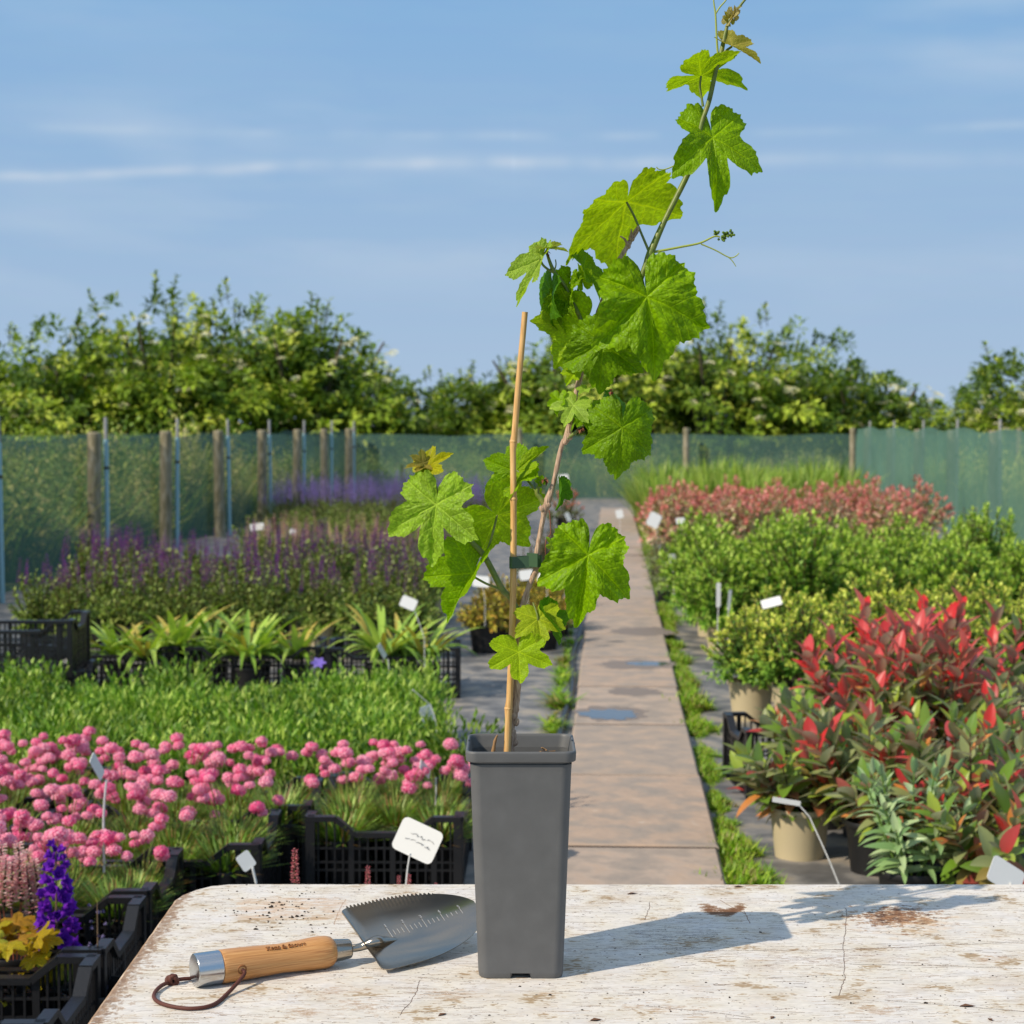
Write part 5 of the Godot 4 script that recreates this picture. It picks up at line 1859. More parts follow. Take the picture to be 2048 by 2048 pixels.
func make_vine() -> void:
	var pics := vine_leaf_pictures()
	var lt := ImageTexture.create_from_image(pics[0])
	var lh := ImageTexture.create_from_image(pics[1])
	mat("vine_leaf", Color.WHITE, 0.40, {"vertex_color_use_as_albedo": true, "albedo_texture": lt, "heightmap_enabled": true, "heightmap_scale": 0.15, "heightmap_texture": lh, "backlight_enabled": true, "backlight": Color(1.0, 1.0, 0.45), "metallic_specular": 0.32})
	mat("young_leaf", Color.WHITE, 0.45, {"vertex_color_use_as_albedo": true, "albedo_texture": lt, "heightmap_enabled": true, "heightmap_scale": 0.025, "heightmap_texture": lh, "backlight_enabled": true, "backlight": Color(1.0, 1.0, 0.6), "metallic_specular": 0.3})
	var root_at := Vector3(at(1020, 1500, VINE_Z).x, TABLE_Y + 0.21, -VINE_Z)
	var o := thing("grapevine", "young grapevine with lobed green leaves growing in the tall grey pot", "plant", root_at)
	var T := Transform3D(Basis.IDENTITY, -root_at)
	var tube := func(called: String, pts: Array, radii: Array, m: Material, parent: Node3D, lumpy := 0.0) -> MeshInstance3D:
		var ps: Array = []
		for p in pts:
			ps.append(vine_at(p[0], p[1], p[2] if p.size() > 2 else 0.0) - root_at)
		var path := smooth_path(ps, 5)
		var rr := PackedFloat32Array()
		var nn := noise(int(pts[0][0]), 1.0, 2)
		for k in path.size():
			var f := float(k) / (path.size() - 1) * (radii.size() - 1)
			var a: float = radii[int(f)]
			var b: float = radii[mini(int(f) + 1, radii.size() - 1)]
			rr.append(lerpf(a, b, f - int(f)) * (1.0 + lumpy * nn.get_noise_1d(k * 2.3)))
		var mb := MB.new()
		mb.tube(path, rr, 9)
		return part(called, mb.mesh(), m, parent)
	var W: Material = mats.vine_wood
	var S: Material = mats.vine_shoot
	# woody stem out of the compost
	tube.call("trunk", [[1022, 1520], [1021, 1490], [1024, 1470], [1021, 1455], [1029, 1425], [1033, 1390], [1036, 1340], [1038, 1290], [1040, 1230, 0.003]], [0.0052, 0.0050, 0.0060, 0.0045, 0.0042, 0.0050, 0.0036, 0.0034, 0.0038], W, o, 0.25)
	tube.call("cane_wood", [[1040, 1232, 0.003], [1052, 1190, 0.004], [1067, 1151, 0.004], [1075, 1136, 0.004], [1073, 1111, 0.003], [1079, 1075, 0.0], [1087, 1033, 0.0], [1091, 1014, 0.0], [1107, 966], [1123, 893], [1134, 876], [1145, 822], [1153, 782], [1162, 742]], [0.0038, 0.0030, 0.0030, 0.0042, 0.0028, 0.0026, 0.0028, 0.0046, 0.0027, 0.0026, 0.0042, 0.0026, 0.0026, 0.0028], W, o, 0.15)
	tube.call("upper_cane", [[1150, 790, -0.004], [1172, 715, -0.006], [1193, 636, -0.006], [1203, 605, -0.006], [1234, 528, -0.006], [1256, 491, -0.006], [1266, 470, -0.006], [1277, 452, -0.006]], [0.0026, 0.0026, 0.0025, 0.0022, 0.0022, 0.0028, 0.0022, 0.0013], W, o, 0.2)
	for kn in [[1256, 491, -0.006], [1263, 476, -0.006], [1138, 872, 0.002], [1131, 884, 0.002], [1090, 1015, 0.0], [1084, 1018, 0.002], [1096, 1010, 0.002], [1026, 1432, 0.003], [1033, 1444, 0.002], [1022, 1470, 0.003], [1080, 1133, 0.004], [1030, 1485, 0.001]]:
		var nb := MB.new()
		nb.ball(Vector3.ZERO, Vector3(rnd(0.0028, 0.0040), rnd(0.003, 0.005), rnd(0.0028, 0.004)), 7, 5)
		part("knot", nb.mesh(), W, o, Transform3D(Basis(Vector3.FORWARD, rnd(-0.6, 0.6)), vine_at(kn[0], kn[1], kn[2]) - root_at))
	for st in [[[1256, 490], [1249, 478], [1240, 472]], [[1260, 480], [1262, 468], [1263, 458]], [[1268, 474], [1276, 462], [1277, 452]]]:
		tube.call("dry_spur", [[st[0][0], st[0][1], -0.004], [st[1][0], st[1][1], -0.002], [st[2][0], st[2][1], -0.001]], [0.0016, 0.0012, 0.0006], W, o)
	# green shoots
	tube.call("main_shoot", [[1258, 610, 0.0], [1280, 561, 0.0], [1292, 530, 0.0], [1301, 506, 0.0], [1330, 440, 0.0], [1377, 345, 0.0], [1394, 290, 0.0], [1403, 248, 0.0], [1419, 199, 0.0], [1434, 130, 0.0], [1441, 112, 0.0], [1456, 47, 0.0], [1474, 20, 0.0], [1497, -8, 0.0], [1525, -30, 0.0]], [0.0028, 0.0030, 0.0032, 0.0042, 0.0030, 0.0032, 0.0027, 0.0026, 0.0026, 0.0024, 0.0028, 0.0017, 0.0014, 0.0012, 0.0010], S, o)
	tube.call("left_shoot", [[1039, 1226, 0.003], [1020, 1195, 0.003], [1003, 1176, 0.003], [970, 1114, 0.0], [944, 1084, 0.0], [905, 1035, -0.004], [877, 986, 0.0], [861, 952, 0.0], [852, 935, 0.0]], [0.0034, 0.0028, 0.0036, 0.0033, 0.0027, 0.0024, 0.0024, 0.0020, 0.0016], S, o)
	tube.call("upper_left_shoot", [[1162, 640, 0.006], [1157, 628, 0.006], [1131, 574, 0.006], [1108, 543, 0.006], [1095, 510, 0.006], [1093, 500, 0.006]], [0.0024, 0.0024, 0.0022, 0.0022, 0.0015, 0.0012], S, o)
	tube.call("lower_shoot", [[1082, 1132, 0.004], [1100, 1124, 0.008], [1118, 1117, 0.014], [1126, 1113, 0.02]], [0.0032, 0.0028, 0.0028, 0.0018], S, o)
	tube.call("mid_shoot", [[1136, 876, 0.002], [1150, 866, 0.006], [1164, 852, 0.012]], [0.0022, 0.0018, 0.0014], S, o)
	tube.call("inner_shoot", [[1090, 1012, 0.0], [1080, 995, 0.0], [1074, 985, 0.0], [1080, 962, 0.003]], [0.0034, 0.0026, 0.0026, 0.0012], S, o)
	tube.call("basal_shoot", [[1041, 1300, 0.004], [1052, 1285, 0.01], [1066, 1262, 0.014], [1076, 1238, 0.02], [1066, 1205, 0.014]], [0.0014, 0.0013, 0.0013, 0.0014, 0.0008], S, o)
	# stalks of the leaves
	var stalks := [
		[[1377, 345, 0], [1372, 310, -0.02], [1400, 285, -0.015], [1425, 277, -0.002]], [[1298, 503, 0], [1284, 470, -0.004], [1268, 432, -0.008], [1253, 404, -0.004]], [[1406, 213, 0], [1404, 200, 0], [1400, 175, 0.0], [1402, 152, 0.0]],
		[[1441, 112, 0], [1450, 103, 0.002], [1464, 93, 0.002]], [[1108, 545, 0.006], [1098, 540, 0.006], [1086, 530, 0.006], [1080, 518, 0.006]], [[1292, 530, 0], [1296, 552, 0.015], [1295, 578, 0.03], [1294, 593, 0.046]],
		[[1193, 640, -0.004], [1198, 655, 0.01], [1205, 672, 0.02], [1207, 686, 0.032]], [[1157, 628, 0.006], [1162, 640, 0.01], [1165, 655, 0.004]], [[1151, 600, 0.006], [1156, 580, 0.008], [1164, 558, 0.008]], [[1164, 852, 0.012], [1190, 835, 0.018], [1225, 842, 0.022], [1244, 855, 0.028]],
		[[1145, 830, 0.002], [1150, 820, 0.006], [1147, 811, 0.008]], [[1074, 985, 0], [1056, 962, -0.004], [1034, 941, -0.012]], [[861, 952, 0], [866, 975, 0.01], [868, 995, 0.014], [872, 1009, 0.018]], [[973, 1112, 0.002], [977, 1096, 0.008], [987, 1060, 0.004], [994, 1031, -0.012]],
		[[1000, 1178, 0.003], [972, 1167, 0.004], [945, 1152, 0.004]], [[1124, 1114, 0.018], [1145, 1102, 0.018], [1165, 1104, 0.024], [1176, 1110, 0.028]], [[1041, 1322, 0.004], [1042, 1312, 0.02], [1038, 1304, 0.028]], [[1076, 1238, 0.02], [1084, 1234, 0.016], [1091, 1238, 0.012]]]
	for s in stalks:
		tube.call("leaf_stalk", s, [0.0015, 0.0013, 0.0013, 0.0012], S, o)
	# tendrils
	var tend: Material = mats.tendril
	tube.call("tendril", [[1436, 115], [1433, 70], [1431, 28], [1428, 8], [1425, -25]], [0.0012, 0.0011, 0.0010, 0.0008, 0.0006], tend, o)
	tube.call("tendril", [[1431, 28], [1440, 14], [1452, 0], [1462, -20]], [0.0009, 0.0008, 0.0007], tend, o)
	tube.call("tendril", [[1374, 342], [1364, 330], [1361, 320], [1378, 310, 0.004]], [0.0010, 0.0008, 0.0007], tend, o)
	tube.call("tendril", [[1361, 323], [1345, 333], [1328, 339], [1317, 338], [1313, 334]], [0.0008, 0.0007, 0.0006, 0.0006], tend, o)
	tube.call("tendril", [[1303, 505], [1330, 500], [1361, 494], [1400, 486], [1428, 473], [1440, 474]], [0.0015, 0.0013, 0.0012, 0.0010, 0.0009], tend, o)
	tube.call("tendril", [[1402, 488], [1430, 500], [1459, 515], [1472, 512], [1478, 506]], [0.0008, 0.0007, 0.0006, 0.0005], tend, o)
	tube.call("tendril", [[1455, 513], [1464, 521], [1472, 533]], [0.0006, 0.0005, 0.0004], tend, o)
	tube.call("tendril", [[1108, 543, 0.006], [1112, 530, 0.008], [1111, 519, 0.008]], [0.0009, 0.0007, 0.0006], S, o)
	tube.call("dry_tendril", [[1099, 1020, 0.004], [1101, 1050, 0.006], [1101, 1068, 0.007], [1093, 1078, 0.007], [1091, 1095, 0.008], [1092, 1122, 0.006]], [0.0007, 0.0006, 0.0007, 0.0006], mats.bud_brown, o)
	# unopened flower clusters
	for fc in [[1433, 464, 4], [1443, 476, 5], [1451, 471, 6], [1459, 468, 5], [1464, 466, 3]]:
		var fb := MB.new()
		fb.col = vc(96, 124, 40)
		for k in fc[2] * 2:
			fb.ball(Vector3(rnd(-0.003, 0.003), rnd(-0.003, 0.003), rnd(-0.003, 0.003)), Vector3.ONE * 0.0014, 6, 4)
		part("flower_bud_cluster", fb.mesh(), mats.leaf, o, Transform3D(Basis.IDENTITY, vine_at(fc[0], fc[1]) - root_at))
	for bd in [[1089, 961, 0.004, 0.005], [1160, 857, 0.012, 0.005], [1127, 1112, 0.02, 0.0045], [1094, 508, 0.008, 0.004], [1152, 596, 0.01, 0.003], [1222, 783, 0.03, 0.004]]:
		var bb := MB.new()
		for k in 7:
			var d := unit_dir(rnd(0, TAU), rnd(-1.0, 1.3))
			bb.leaf(Vector3.ZERO, d, face_up(d, Vector3.UP), bd[3] * rnd(1.0, 1.6), bd[3] * 0.8, 0.5, 0.4)
		part("dry_bud", bb.mesh(), mats.bud_brown, o, Transform3D(Basis.IDENTITY, vine_at(bd[0], bd[1], bd[2]) - root_at))
	# leaves: joint, tip (photo pixel and metres towards the camera), way the upper face looks, shape
	var mid := vc(164, 200, 22)
	var deep := vc(146, 182, 22)
	var dark := vc(106, 156, 34)
	var pale := vc(200, 224, 110)
	var lime := vc(190, 216, 40)
	var gold := vc(226, 210, 40)
	var bronze := vc(206, 178, 100)
	var leaves := [
		[1425, 275, 0.0, 1449, 412, 0.025, Vector3(0.25, 0.3, 0.9), {"lobing": 0.95, "wide": 0.80, "base": 0.85, "fold": 0.28, "droop": 0.34, "wave": 0.09, "tint": mid, "seed": 3}],
		[1253, 404, -0.005, 1218, 538, -0.075, Vector3(-0.6, 0.65, -0.45), {"lobing": 0.3, "wide": 1.15, "base": 0.68, "fold": -0.05, "droop": 0.1, "tint": vc(182, 206, 26), "seed": 4}],
		[1402, 152, 0.0, 1492, 158, -0.03, Vector3(-0.25, 0.85, -0.4), {"lobing": 1.0, "wide": 0.85, "fold": 0.3, "droop": 0.2, "tint": lime, "seed": 5}],
		[1464, 92, 0.002, 1526, 121, 0.006, Vector3(-0.3, 0.7, 0.6), {"lobing": 0.8, "wide": 0.45, "fold": 0.5, "tint": vc(222, 200, 120), "seed": 6}],
		[1083, 517, 0.006, 1031, 620, 0.016, Vector3(-0.7, 0.1, 0.7), {"lobing": 0.9, "wide": 0.46, "base": 0.6, "fold": 0.35, "droop": 0.05, "tint": pale, "seed": 7}],
		[1094, 497, 0.006, 1142, 500, 0.012, Vector3(0.0, 0.95, 0.35), {"lobing": 0.8, "wide": 0.7, "fold": 0.3, "tint": vc(170, 176, 70), "seed": 8}],
		[1294, 593, 0.048, 1324, 768, 0.058, Vector3(0.10, 0.30, 0.95), {"lobing": 0.2, "wide": 0.90, "base": 0.84, "fold": 0.16, "droop": 0.34, "quilt": 0.11, "pucker": 0.035, "wave": 0.09, "curl": 0.12, "tint": mid, "seed": 9}],
		[1207, 686, 0.034, 1196, 797, 0.034, Vector3(-0.05, 0.15, 1.0), {"lobing": 0.2, "wide": 0.98, "base": 0.85, "fold": -0.1, "droop": 0.3, "quilt": 0.09, "pucker": 0.035, "wave": 0.1, "tint": deep, "seed": 10}],
		[1165, 655, 0.0, 1107, 738, -0.025, Vector3(0.2, 0.35, -0.9), {"lobing": 0.3, "wide": 1.1, "fold": 0.1, "tint": lime, "seed": 11}],
		[1103, 588, 0.0, 1096, 672, -0.01, Vector3(-0.95, 0.1, 0.35), {"lobing": 0.2, "wide": 0.85, "fold": 0.3, "curl": 0.3, "tint": dark, "seed": 12}],
		[1136, 585, 0.004, 1114, 672, 0.004, Vector3(-0.55, 0.1, 0.8), {"lobing": 0.3, "wide": 0.55, "fold": 0.6, "pucker": 0.06, "wave": 0.14, "curl": 0.4, "tint": mid, "seed": 13}],
		[1164, 560, 0.008, 1157, 524, 0.012, Vector3(0.4, 0.3, 0.8), {"lobing": 0.7, "wide": 0.8, "fold": 0.5, "tint": lime, "seed": 14}],
		[1168, 535, 0.0, 1208, 600, 0.01, Vector3(0.6, 0.55, 0.5), {"lobing": 0.5, "wide": 0.6, "fold": 0.3, "tint": deep, "seed": 15}],
		[1244, 855, 0.03, 1236, 971, 0.034, Vector3(0.12, 0.12, 1.0), {"lobing": 0.15, "wide": 0.86, "fold": -0.12, "droop": 0.15, "curl": 0.45, "pucker": 0.03, "quilt": 0.06, "tint": deep, "seed": 16}],
		[1230, 826, 0.006, 1270, 850, -0.02, Vector3(0.6, 0.5, 0.3), {"lobing": 0.2, "wide": 0.9, "fold": 0.4, "tint": dark, "seed": 17}],
		[1147, 811, 0.01, 1124, 852, 0.022, Vector3(-0.1, 0.55, 0.8), {"lobing": 0.95, "wide": 1.1, "fold": 0.2, "droop": 0.25, "tint": pale, "seed": 18}],
		[1150, 835, 0.0, 1136, 866, 0.006, Vector3(-0.3, 0.3, 0.8), {"lobing": 0.7, "wide": 0.8, "fold": 0.5, "curl": 0.3, "tint": deep, "seed": 33}],
		[1032, 943, -0.014, 1096, 885, -0.01, Vector3(-0.35, 0.5, 0.75), {"lobing": 0.5, "wide": 0.62, "fold": 0.35, "tint": lime, "seed": 19}],
		[1032, 943, -0.014, 962, 990, -0.016, Vector3(-0.1, 0.55, 0.8), {"lobing": 0.7, "wide": 0.85, "fold": 0.5, "droop": 0.2, "tint": mid, "seed": 20}],
		[872, 1009, 0.02, 855, 1144, 0.03, Vector3(-0.30, 0.42, 0.88), {"lobing": 0.95, "wide": 0.94, "base": 0.86, "fold": 0.16, "droop": 0.22, "quilt": 0.08, "pucker": 0.035, "wave": 0.07, "tint": vc(188, 218, 88), "seed": 21}],
		[994, 1031, -0.014, 1062, 1092, -0.045, Vector3(-0.45, 0.55, -0.6), {"lobing": 0.4, "wide": 1.15, "fold": 0.1, "droop": 0.05, "tint": lime, "seed": 22}],
		[945, 1146, 0.004, 884, 1250, 0.016, Vector3(-0.6, 0.25, 0.7), {"lobing": 0.6, "wide": 0.72, "fold": 0.75, "droop": 0.1, "tint": mid, "seed": 23}],
		[1176, 1110, 0.03, 1153, 1264, 0.044, Vector3(0.06, 0.28, 0.95), {"lobing": 0.45, "wide": 0.82, "base": 0.80, "fold": 0.14, "droop": 0.34, "quilt": 0.1, "pucker": 0.035, "wave": 0.1, "curl": 0.1, "tint": mid, "seed": 24}],
		[1076, 1238, 0.02, 1087, 1297, 0.036, Vector3(0.0, 0.4, 0.9), {"lobing": 0.7, "wide": 1.05, "fold": 0.2, "droop": 0.25, "tint": vc(200, 212, 56), "seed": 25}],
		[1037, 1304, 0.03, 1041, 1368, 0.04, Vector3(-0.05, 0.35, 0.93), {"lobing": 0.8, "wide": 1.25, "fold": 0.15, "droop": 0.1, "tooth": 0.6, "tint": lime, "seed": 26}],
		[1091, 1238, 0.012, 1124, 1294, 0.0, Vector3(0.8, 0.3, 0.4), {"lobing": 0.3, "wide": 0.6, "fold": 0.7, "tint": dark, "seed": 27}],
		[1118, 977, 0.0, 1121, 1022, 0.006, Vector3(0.75, 0.1, 0.55), {"lobing": 0.5, "wide": 0.6, "fold": 0.8, "curl": 0.3, "tint": dark, "seed": 28}],
		[1080, 962, 0.003, 1070, 946, 0.006, Vector3(-0.3, 0.6, 0.7), {"lobing": 0.6, "wide": 0.7, "fold": 0.6, "tint": deep, "seed": 29}],
		[856, 934, 0.0, 903, 902, 0.008, Vector3(-0.2, 0.55, 0.8), {"lobing": 0.6, "wide": 0.75, "fold": 0.25, "tint": gold, "seed": 30}],
		[846, 930, 0.0, 808, 933, 0.004, Vector3(0.0, 0.7, 0.7), {"lobing": 0.9, "wide": 0.8, "fold": 0.4, "tint": bronze, "seed": 31}],
		[846, 926, 0.0, 816, 908, 0.004, Vector3(-0.2, 0.6, 0.7), {"lobing": 0.9, "wide": 0.7, "fold": 0.5, "tint": vc(200, 180, 110), "seed": 32}],
		[852, 938, 0.0, 826, 952, 0.006, Vector3(0.0, 0.8, 0.5), {"lobing": 0.4, "wide": 0.4, "fold": 0.4, "tint": mid, "seed": 34}],
		[1462, 36, 0.0, 1484, 8, 0.004, Vector3(-0.4, 0.4, 0.8), {"lobing": 0.8, "wide": 0.55, "fold": 0.5, "tint": vc(244, 214, 186), "seed": 35}],
		[1458, 40, 0.0, 1449, 20, 0.004, Vector3(-0.2, 0.4, 0.8), {"lobing": 0.8, "wide": 0.6, "fold": 0.5, "tint": vc(216, 196, 120), "seed": 36}],
		[1468, 30, 0.002, 1470, 8, 0.006, Vector3(0.2, 0.4, 0.8), {"lobing": 0.8, "wide": 0.7, "fold": 0.4, "tint": vc(240, 206, 184), "seed": 37}],
		[1166, 838, 0.012, 1184, 862, 0.024, Vector3(0.2, 0.5, 0.8), {"lobing": 0.6, "wide": 0.9, "fold": 0.5, "curl": 0.3, "tint": deep, "seed": 40}],
		[1118, 800, 0.0, 1112, 832, 0.01, Vector3(-0.4, 0.4, 0.8), {"lobing": 0.8, "wide": 0.7, "fold": 0.5, "tint": mid, "seed": 41}],
		[1150, 745, 0.012, 1128, 772, 0.02, Vector3(-0.3, 0.5, 0.8), {"lobing": 0.6, "wide": 0.8, "fold": 0.4, "tint": lime, "seed": 42}],
		[1104, 1090, 0.012, 1092, 1072, 0.018, Vector3(-0.2, 0.6, 0.8), {"lobing": 0.8, "wide": 0.8, "fold": 0.5, "tint": pale, "seed": 43}],
		[1106, 1140, 0.014, 1090, 1176, 0.02, Vector3(-0.6, 0.4, 0.6), {"lobing": 0.7, "wide": 0.5, "fold": 0.6, "curl": 0.3, "tint": deep, "seed": 44}],
		[1170, 780, 0.02, 1156, 790, 0.03, Vector3(-0.2, 0.7, 0.6), {"lobing": 0.5, "wide": 0.8, "fold": 0.4, "tint": pale, "seed": 38}]]
	for l in leaves:
		var a := vine_at(l[0], l[1], l[2])
		var b := vine_at(l[3], l[4], l[5])
		var z := (b - a)
		var len := z.length()
		z /= len
		var y := face_up(z, (l[6] as Vector3).normalized())
		var xf := Transform3D(Basis(y.cross(z), y, z).scaled(Vector3.ONE), a - root_at)
		xf.basis = xf.basis * Basis.from_scale(Vector3.ONE * len)
		part("leaf", vine_leaf(l[7]), mats.vine_leaf if len > 0.045 else mats.young_leaf, o, xf)

	# bamboo cane, its joints swollen
	var cane_at := Vector3(at(1016, 1500, VINE_Z + 0.004).x, TABLE_Y + 0.21, -VINE_Z - 0.004)
	var bo := thing("bamboo_cane", "pale bamboo cane standing upright in the pot beside the vine", "cane", cane_at)
	var seg := [[1014, 1520, 0.0038], [1017, 1440, 0.0037], [1017, 1418, 0.0043], [1019, 1400, 0.0036], [1023, 1310, 0.0036], [1026, 1200, 0.0035], [1027, 1100, 0.0034], [1027, 1010, 0.0033], [1027, 998, 0.0038], [1027, 985, 0.0033], [1026, 900, 0.0032], [1027, 884, 0.0040], [1029, 868, 0.0033], [1037, 765, 0.0032], [1045, 680, 0.0031], [1050, 624, 0.0031]]
	var cp := PackedVector3Array()
	var cr := PackedFloat32Array()
	for s in seg:
		cp.append(vine_at(s[0], s[1], 0.006) - cane_at)
		cr.append(s[2])
	var cb := MB.new()
	cb.tube(cp, cr, 12)
	part("cane", cb.mesh(), mats.bamboo, bo)
	for s in [[1017, 1417, 0.0044], [1027, 998, 0.0040], [1027, 883, 0.0041]]:
		var jb := MB.new()
		jb.lathe([[s[2] * 0.92, -0.0016], [s[2] * 1.04, -0.0006], [s[2] * 1.04, 0.0006], [s[2] * 0.92, 0.0016]], 12)
		part("joint_ring", jb.mesh(), mats.bamboo, bo, Transform3D(Basis.IDENTITY, vine_at(s[0], s[1], 0.006) - cane_at))
	# soft tie that holds the vine to the cane
	var tb := MB.new()
	var c0 := vine_at(1027, 1125, 0.006)
	var c1 := vine_at(1076, 1122, 0.004)
	var hw := 0.0062
	var loop := PackedVector3Array()
	for k in 13:
		var g := PI / 2 + PI * k / 12.0
		loop.append(c0 + Vector3(cos(g), 0, sin(g)) * 0.0045)
	for k in 13:
		var g := -PI / 2 + PI * k / 12.0
		loop.append(c1 + Vector3(cos(g) * 0.0045, 0, sin(g) * 0.0045))
	loop.append(loop[0])
	var rows: Array = [PackedVector3Array(), PackedVector3Array()]
	for p in loop:
		rows[0].append(p + Vector3(0, hw, 0) - c0)
		rows[1].append(p - Vector3(0, hw, 0) - c0)
	tb.grid(rows)
	var tie := thing("plant_tie", "dark green flat plant tie looped around cane and vine", "tie", c0)
	part("band", tb.mesh(), mats.clip_green, tie)
	var pl := MB.new()
	pl.box(Vector3.ZERO, Vector3(0.018, 0.0145, 0.0012))
	part("buckle", pl.mesh(), mats.clip_green, tie, Transform3D(Basis(Vector3.UP, -0.9), vine_at(1065, 1120, 0.013) - c0))


# ---------------------------------------------------------------- trowel

func turn_y_to(d: Vector3) -> Basis:
	var y := d.normalized()
	var x := y.cross(Vector3(0, 0, 1)).normalized()
	return Basis(x, y, x.cross(y))


func make_trowel() -> void:
	var e := on_level(388, 1941, TABLE_Y + 0.0175)
	var q := on_level(700, 1897, TABLE_Y + 0.0165)
	var base := Vector3((e.x + q.x) / 2, TABLE_Y, (e.z + q.z) / 2)
	var o := thing("hand_trowel", "steel hand trowel with a turned ash handle and leather loop, lying on the table", "trowel", base)
	var L := e.distance_to(q)
	var ax := (q - e) / L
	var B := turn_y_to(ax)
	var X := Transform3D(B, e - base)
	var k := L / 0.174
	var wood := MB.new()
	wood.lathe([[0.0168, 0.028 * k], [0.0174, 0.0285 * k], [0.0176, 0.034 * k], [0.0172, 0.05 * k], [0.0162, 0.075 * k], [0.0154, 0.095 * k], [0.0160, 0.113 * k], [0.0172, 0.128 * k], [0.0176, 0.138 * k], [0.0171, 0.146 * k], [0.0155, 0.1515 * k], [0.0125, 0.1545 * k], [0.009, 0.155 * k]], 32)
	var handle := part("handle", wood.mesh(), mats.ash_wood, o, X)
	var cap := MB.new()
	cap.lathe([[0.0, 0.0], [0.0158, 0.0], [0.0170, 0.0008], [0.0173, 0.002], [0.0173, 0.0265 * k], [0.0170, 0.0278 * k], [0.012, 0.0279 * k]], 36)
	part("end_cap", cap.mesh(), mats.steel_bright, o, X)
	var fer := MB.new()
	fer.lathe([[0.0122, 0.1535 * k], [0.0124, 0.155 * k], [0.0106, 0.172 * k], [0.0100, 0.1735 * k], [0.004, 0.174 * k]], 28)
	part("ferrule", fer.mesh(), mats.steel, o, X)
	# lettering burnt into the wood
	var tm := TextMesh.new()
	var font := SystemFont.new()
	font.font_names = PackedStringArray(["Droid Serif"])
	tm.font = font
	tm.text = "Kent & Stowe"
	tm.font_size = 64
	tm.pixel_size = 0.0009 * 0.122
	tm.depth = 0.0018
	tm.curve_step = 4.0
	var face := face_up(ax, Vector3(0.05, 0.86, 0.5))
	part("lettering", tm, mats.burnt_ink, handle, X.affine_inverse() * Transform3D(Basis(ax, face.cross(ax), face), e + ax * 0.098 * k + face * 0.0160 - base))
	# hole for the loop
	var side := face_up(ax, Vector3(0.25, -0.05, 1.0))
	var hb := MB.new()
	hb.lathe([[0.0052, -0.004], [0.0052, 0.0], [0.0042, 0.0004], [0.0001, -0.002]], 16)
	part("cord_hole", hb.mesh(), mats.burnt_ink, handle, X.affine_inverse() * Transform3D(turn_y_to(side), e + ax * 0.046 * k + side * 0.0172 - base))
	# blade, standing on its lower edge
	var lo := on_level(768, 1950, TABLE_Y + 0.0006)
	var hi := at(680, 1826, 1.955)
	var wv := hi - lo
	var hw := wv.length() * 0.5
	var wn := wv.normalized()
	var ba := Vector3(0.766, 0.004, -0.643)
	ba = (ba - wn * ba.dot(wn)).normalized()
	var bn := ba.cross(wn)
	var c := (lo + hi) * 0.5 - base + Vector3(0, 0.0045, 0)
	var bl := 0.148
	var shape := func(s: float, u: float) -> Vector3:          # s along, u across (-1 lower .. 1 upper)
		var half := 1.0
		if s < 0.10:
			half = 0.90 + 0.10 * sqrt(maxf(0.0, 1.0 - pow((0.10 - s) / 0.10, 2.0)))
		elif s > 0.28:
			half = sqrt(maxf(0.0, 1.0 - pow((s - 0.28) / 0.73, 2.0)))
		var p: Vector3 = c + ba * bl * (s + 0.12 * u * u * (1.0 - s) * (-0.5) + 0.06) + wn * hw * half * u
		return p + bn * (0.0125 * (u * u - 1.0) * half * half + 0.011 * s * s)
	var mb := MB.new()
	var rows: Array = []
	var back: Array = []
	for r in 193:
		var s := r / 192.0 * 0.995
		var row := PackedVector3Array()
		var rb := PackedVector3Array()
		for i in 17:
			var u := -1.0 + i / 8.0
			if i == 16 and s > 0.06 and s < 0.75:
				u += 0.075 * absf(fposmod(s * 32.0, 1.0) * 2.0 - 1.0) - 0.03
			var p: Vector3 = shape.call(s, u)
			row.append(p)
			rb.append(p - bn * 0.0016)
		rows.append(row)
		back.append(rb)
	mb.grid(rows)
	back.reverse()
	mb.grid(back)
	for r in 192:                                              # rim of the sheet
		for i in [0, 16]:
			mb.quad(rows[r][i], rows[r + 1][i], back[191 - r][i], back[192 - r][i])
	for i in 16:
		mb.quad(rows[0][i], rows[0][i + 1], back[192][i + 1], back[192][i])
	var blade := part("blade", mb.mesh(), mats.steel, o)
	# shank that flares into the blade
	var sh := MB.new()
	var root: Vector3 = shape.call(0.16, 0.0)
	sh.tube(smooth_path([q - base - ax * 0.004, q - base + ax * 0.012, root + bn * 0.004 - ba * 0.012, root + bn * 0.001, root - bn * 0.001 + ba * 0.022], 4), PackedFloat32Array([0.0042, 0.0040, 0.0040, 0.0042, 0.0044, 0.0046, 0.0050, 0.0054, 0.0060, 0.0062, 0.0062, 0.0060, 0.0056, 0.0048, 0.0036, 0.0022, 0.001]), 12)
	part("shank", sh.mesh(), mats.steel, o)
	# depth marks stamped along the blade
	for t in 17:
		var s := 0.26 + t * 0.038
		var long := t % 4 == 0
		var tk := MB.new()
		var a: Vector3 = shape.call(s, 0.06 if long else 0.12)
		var b: Vector3 = shape.call(s, 0.34 if long else 0.26)
		tk.bar(a + bn * 0.0004, b + bn * 0.0004, 0.0004, 0.0003)
		part("depth_mark", tk.mesh(), mats.steel_mark, blade)
		if long:
			var nm := TextMesh.new()
			nm.font = font
			nm.text = str(t / 4 + 1)
			nm.font_size = 32
			nm.pixel_size = 0.00018
			nm.depth = 0.0003
			var pp: Vector3 = shape.call(s, 0.40)
			part("depth_number", nm, mats.steel_mark, blade, Transform3D(Basis(ba, wn, bn), pp + bn * 0.0006))
	# leather loop with a knot
	var h0 := e + ax * 0.046 * k + side * 0.0160 - base
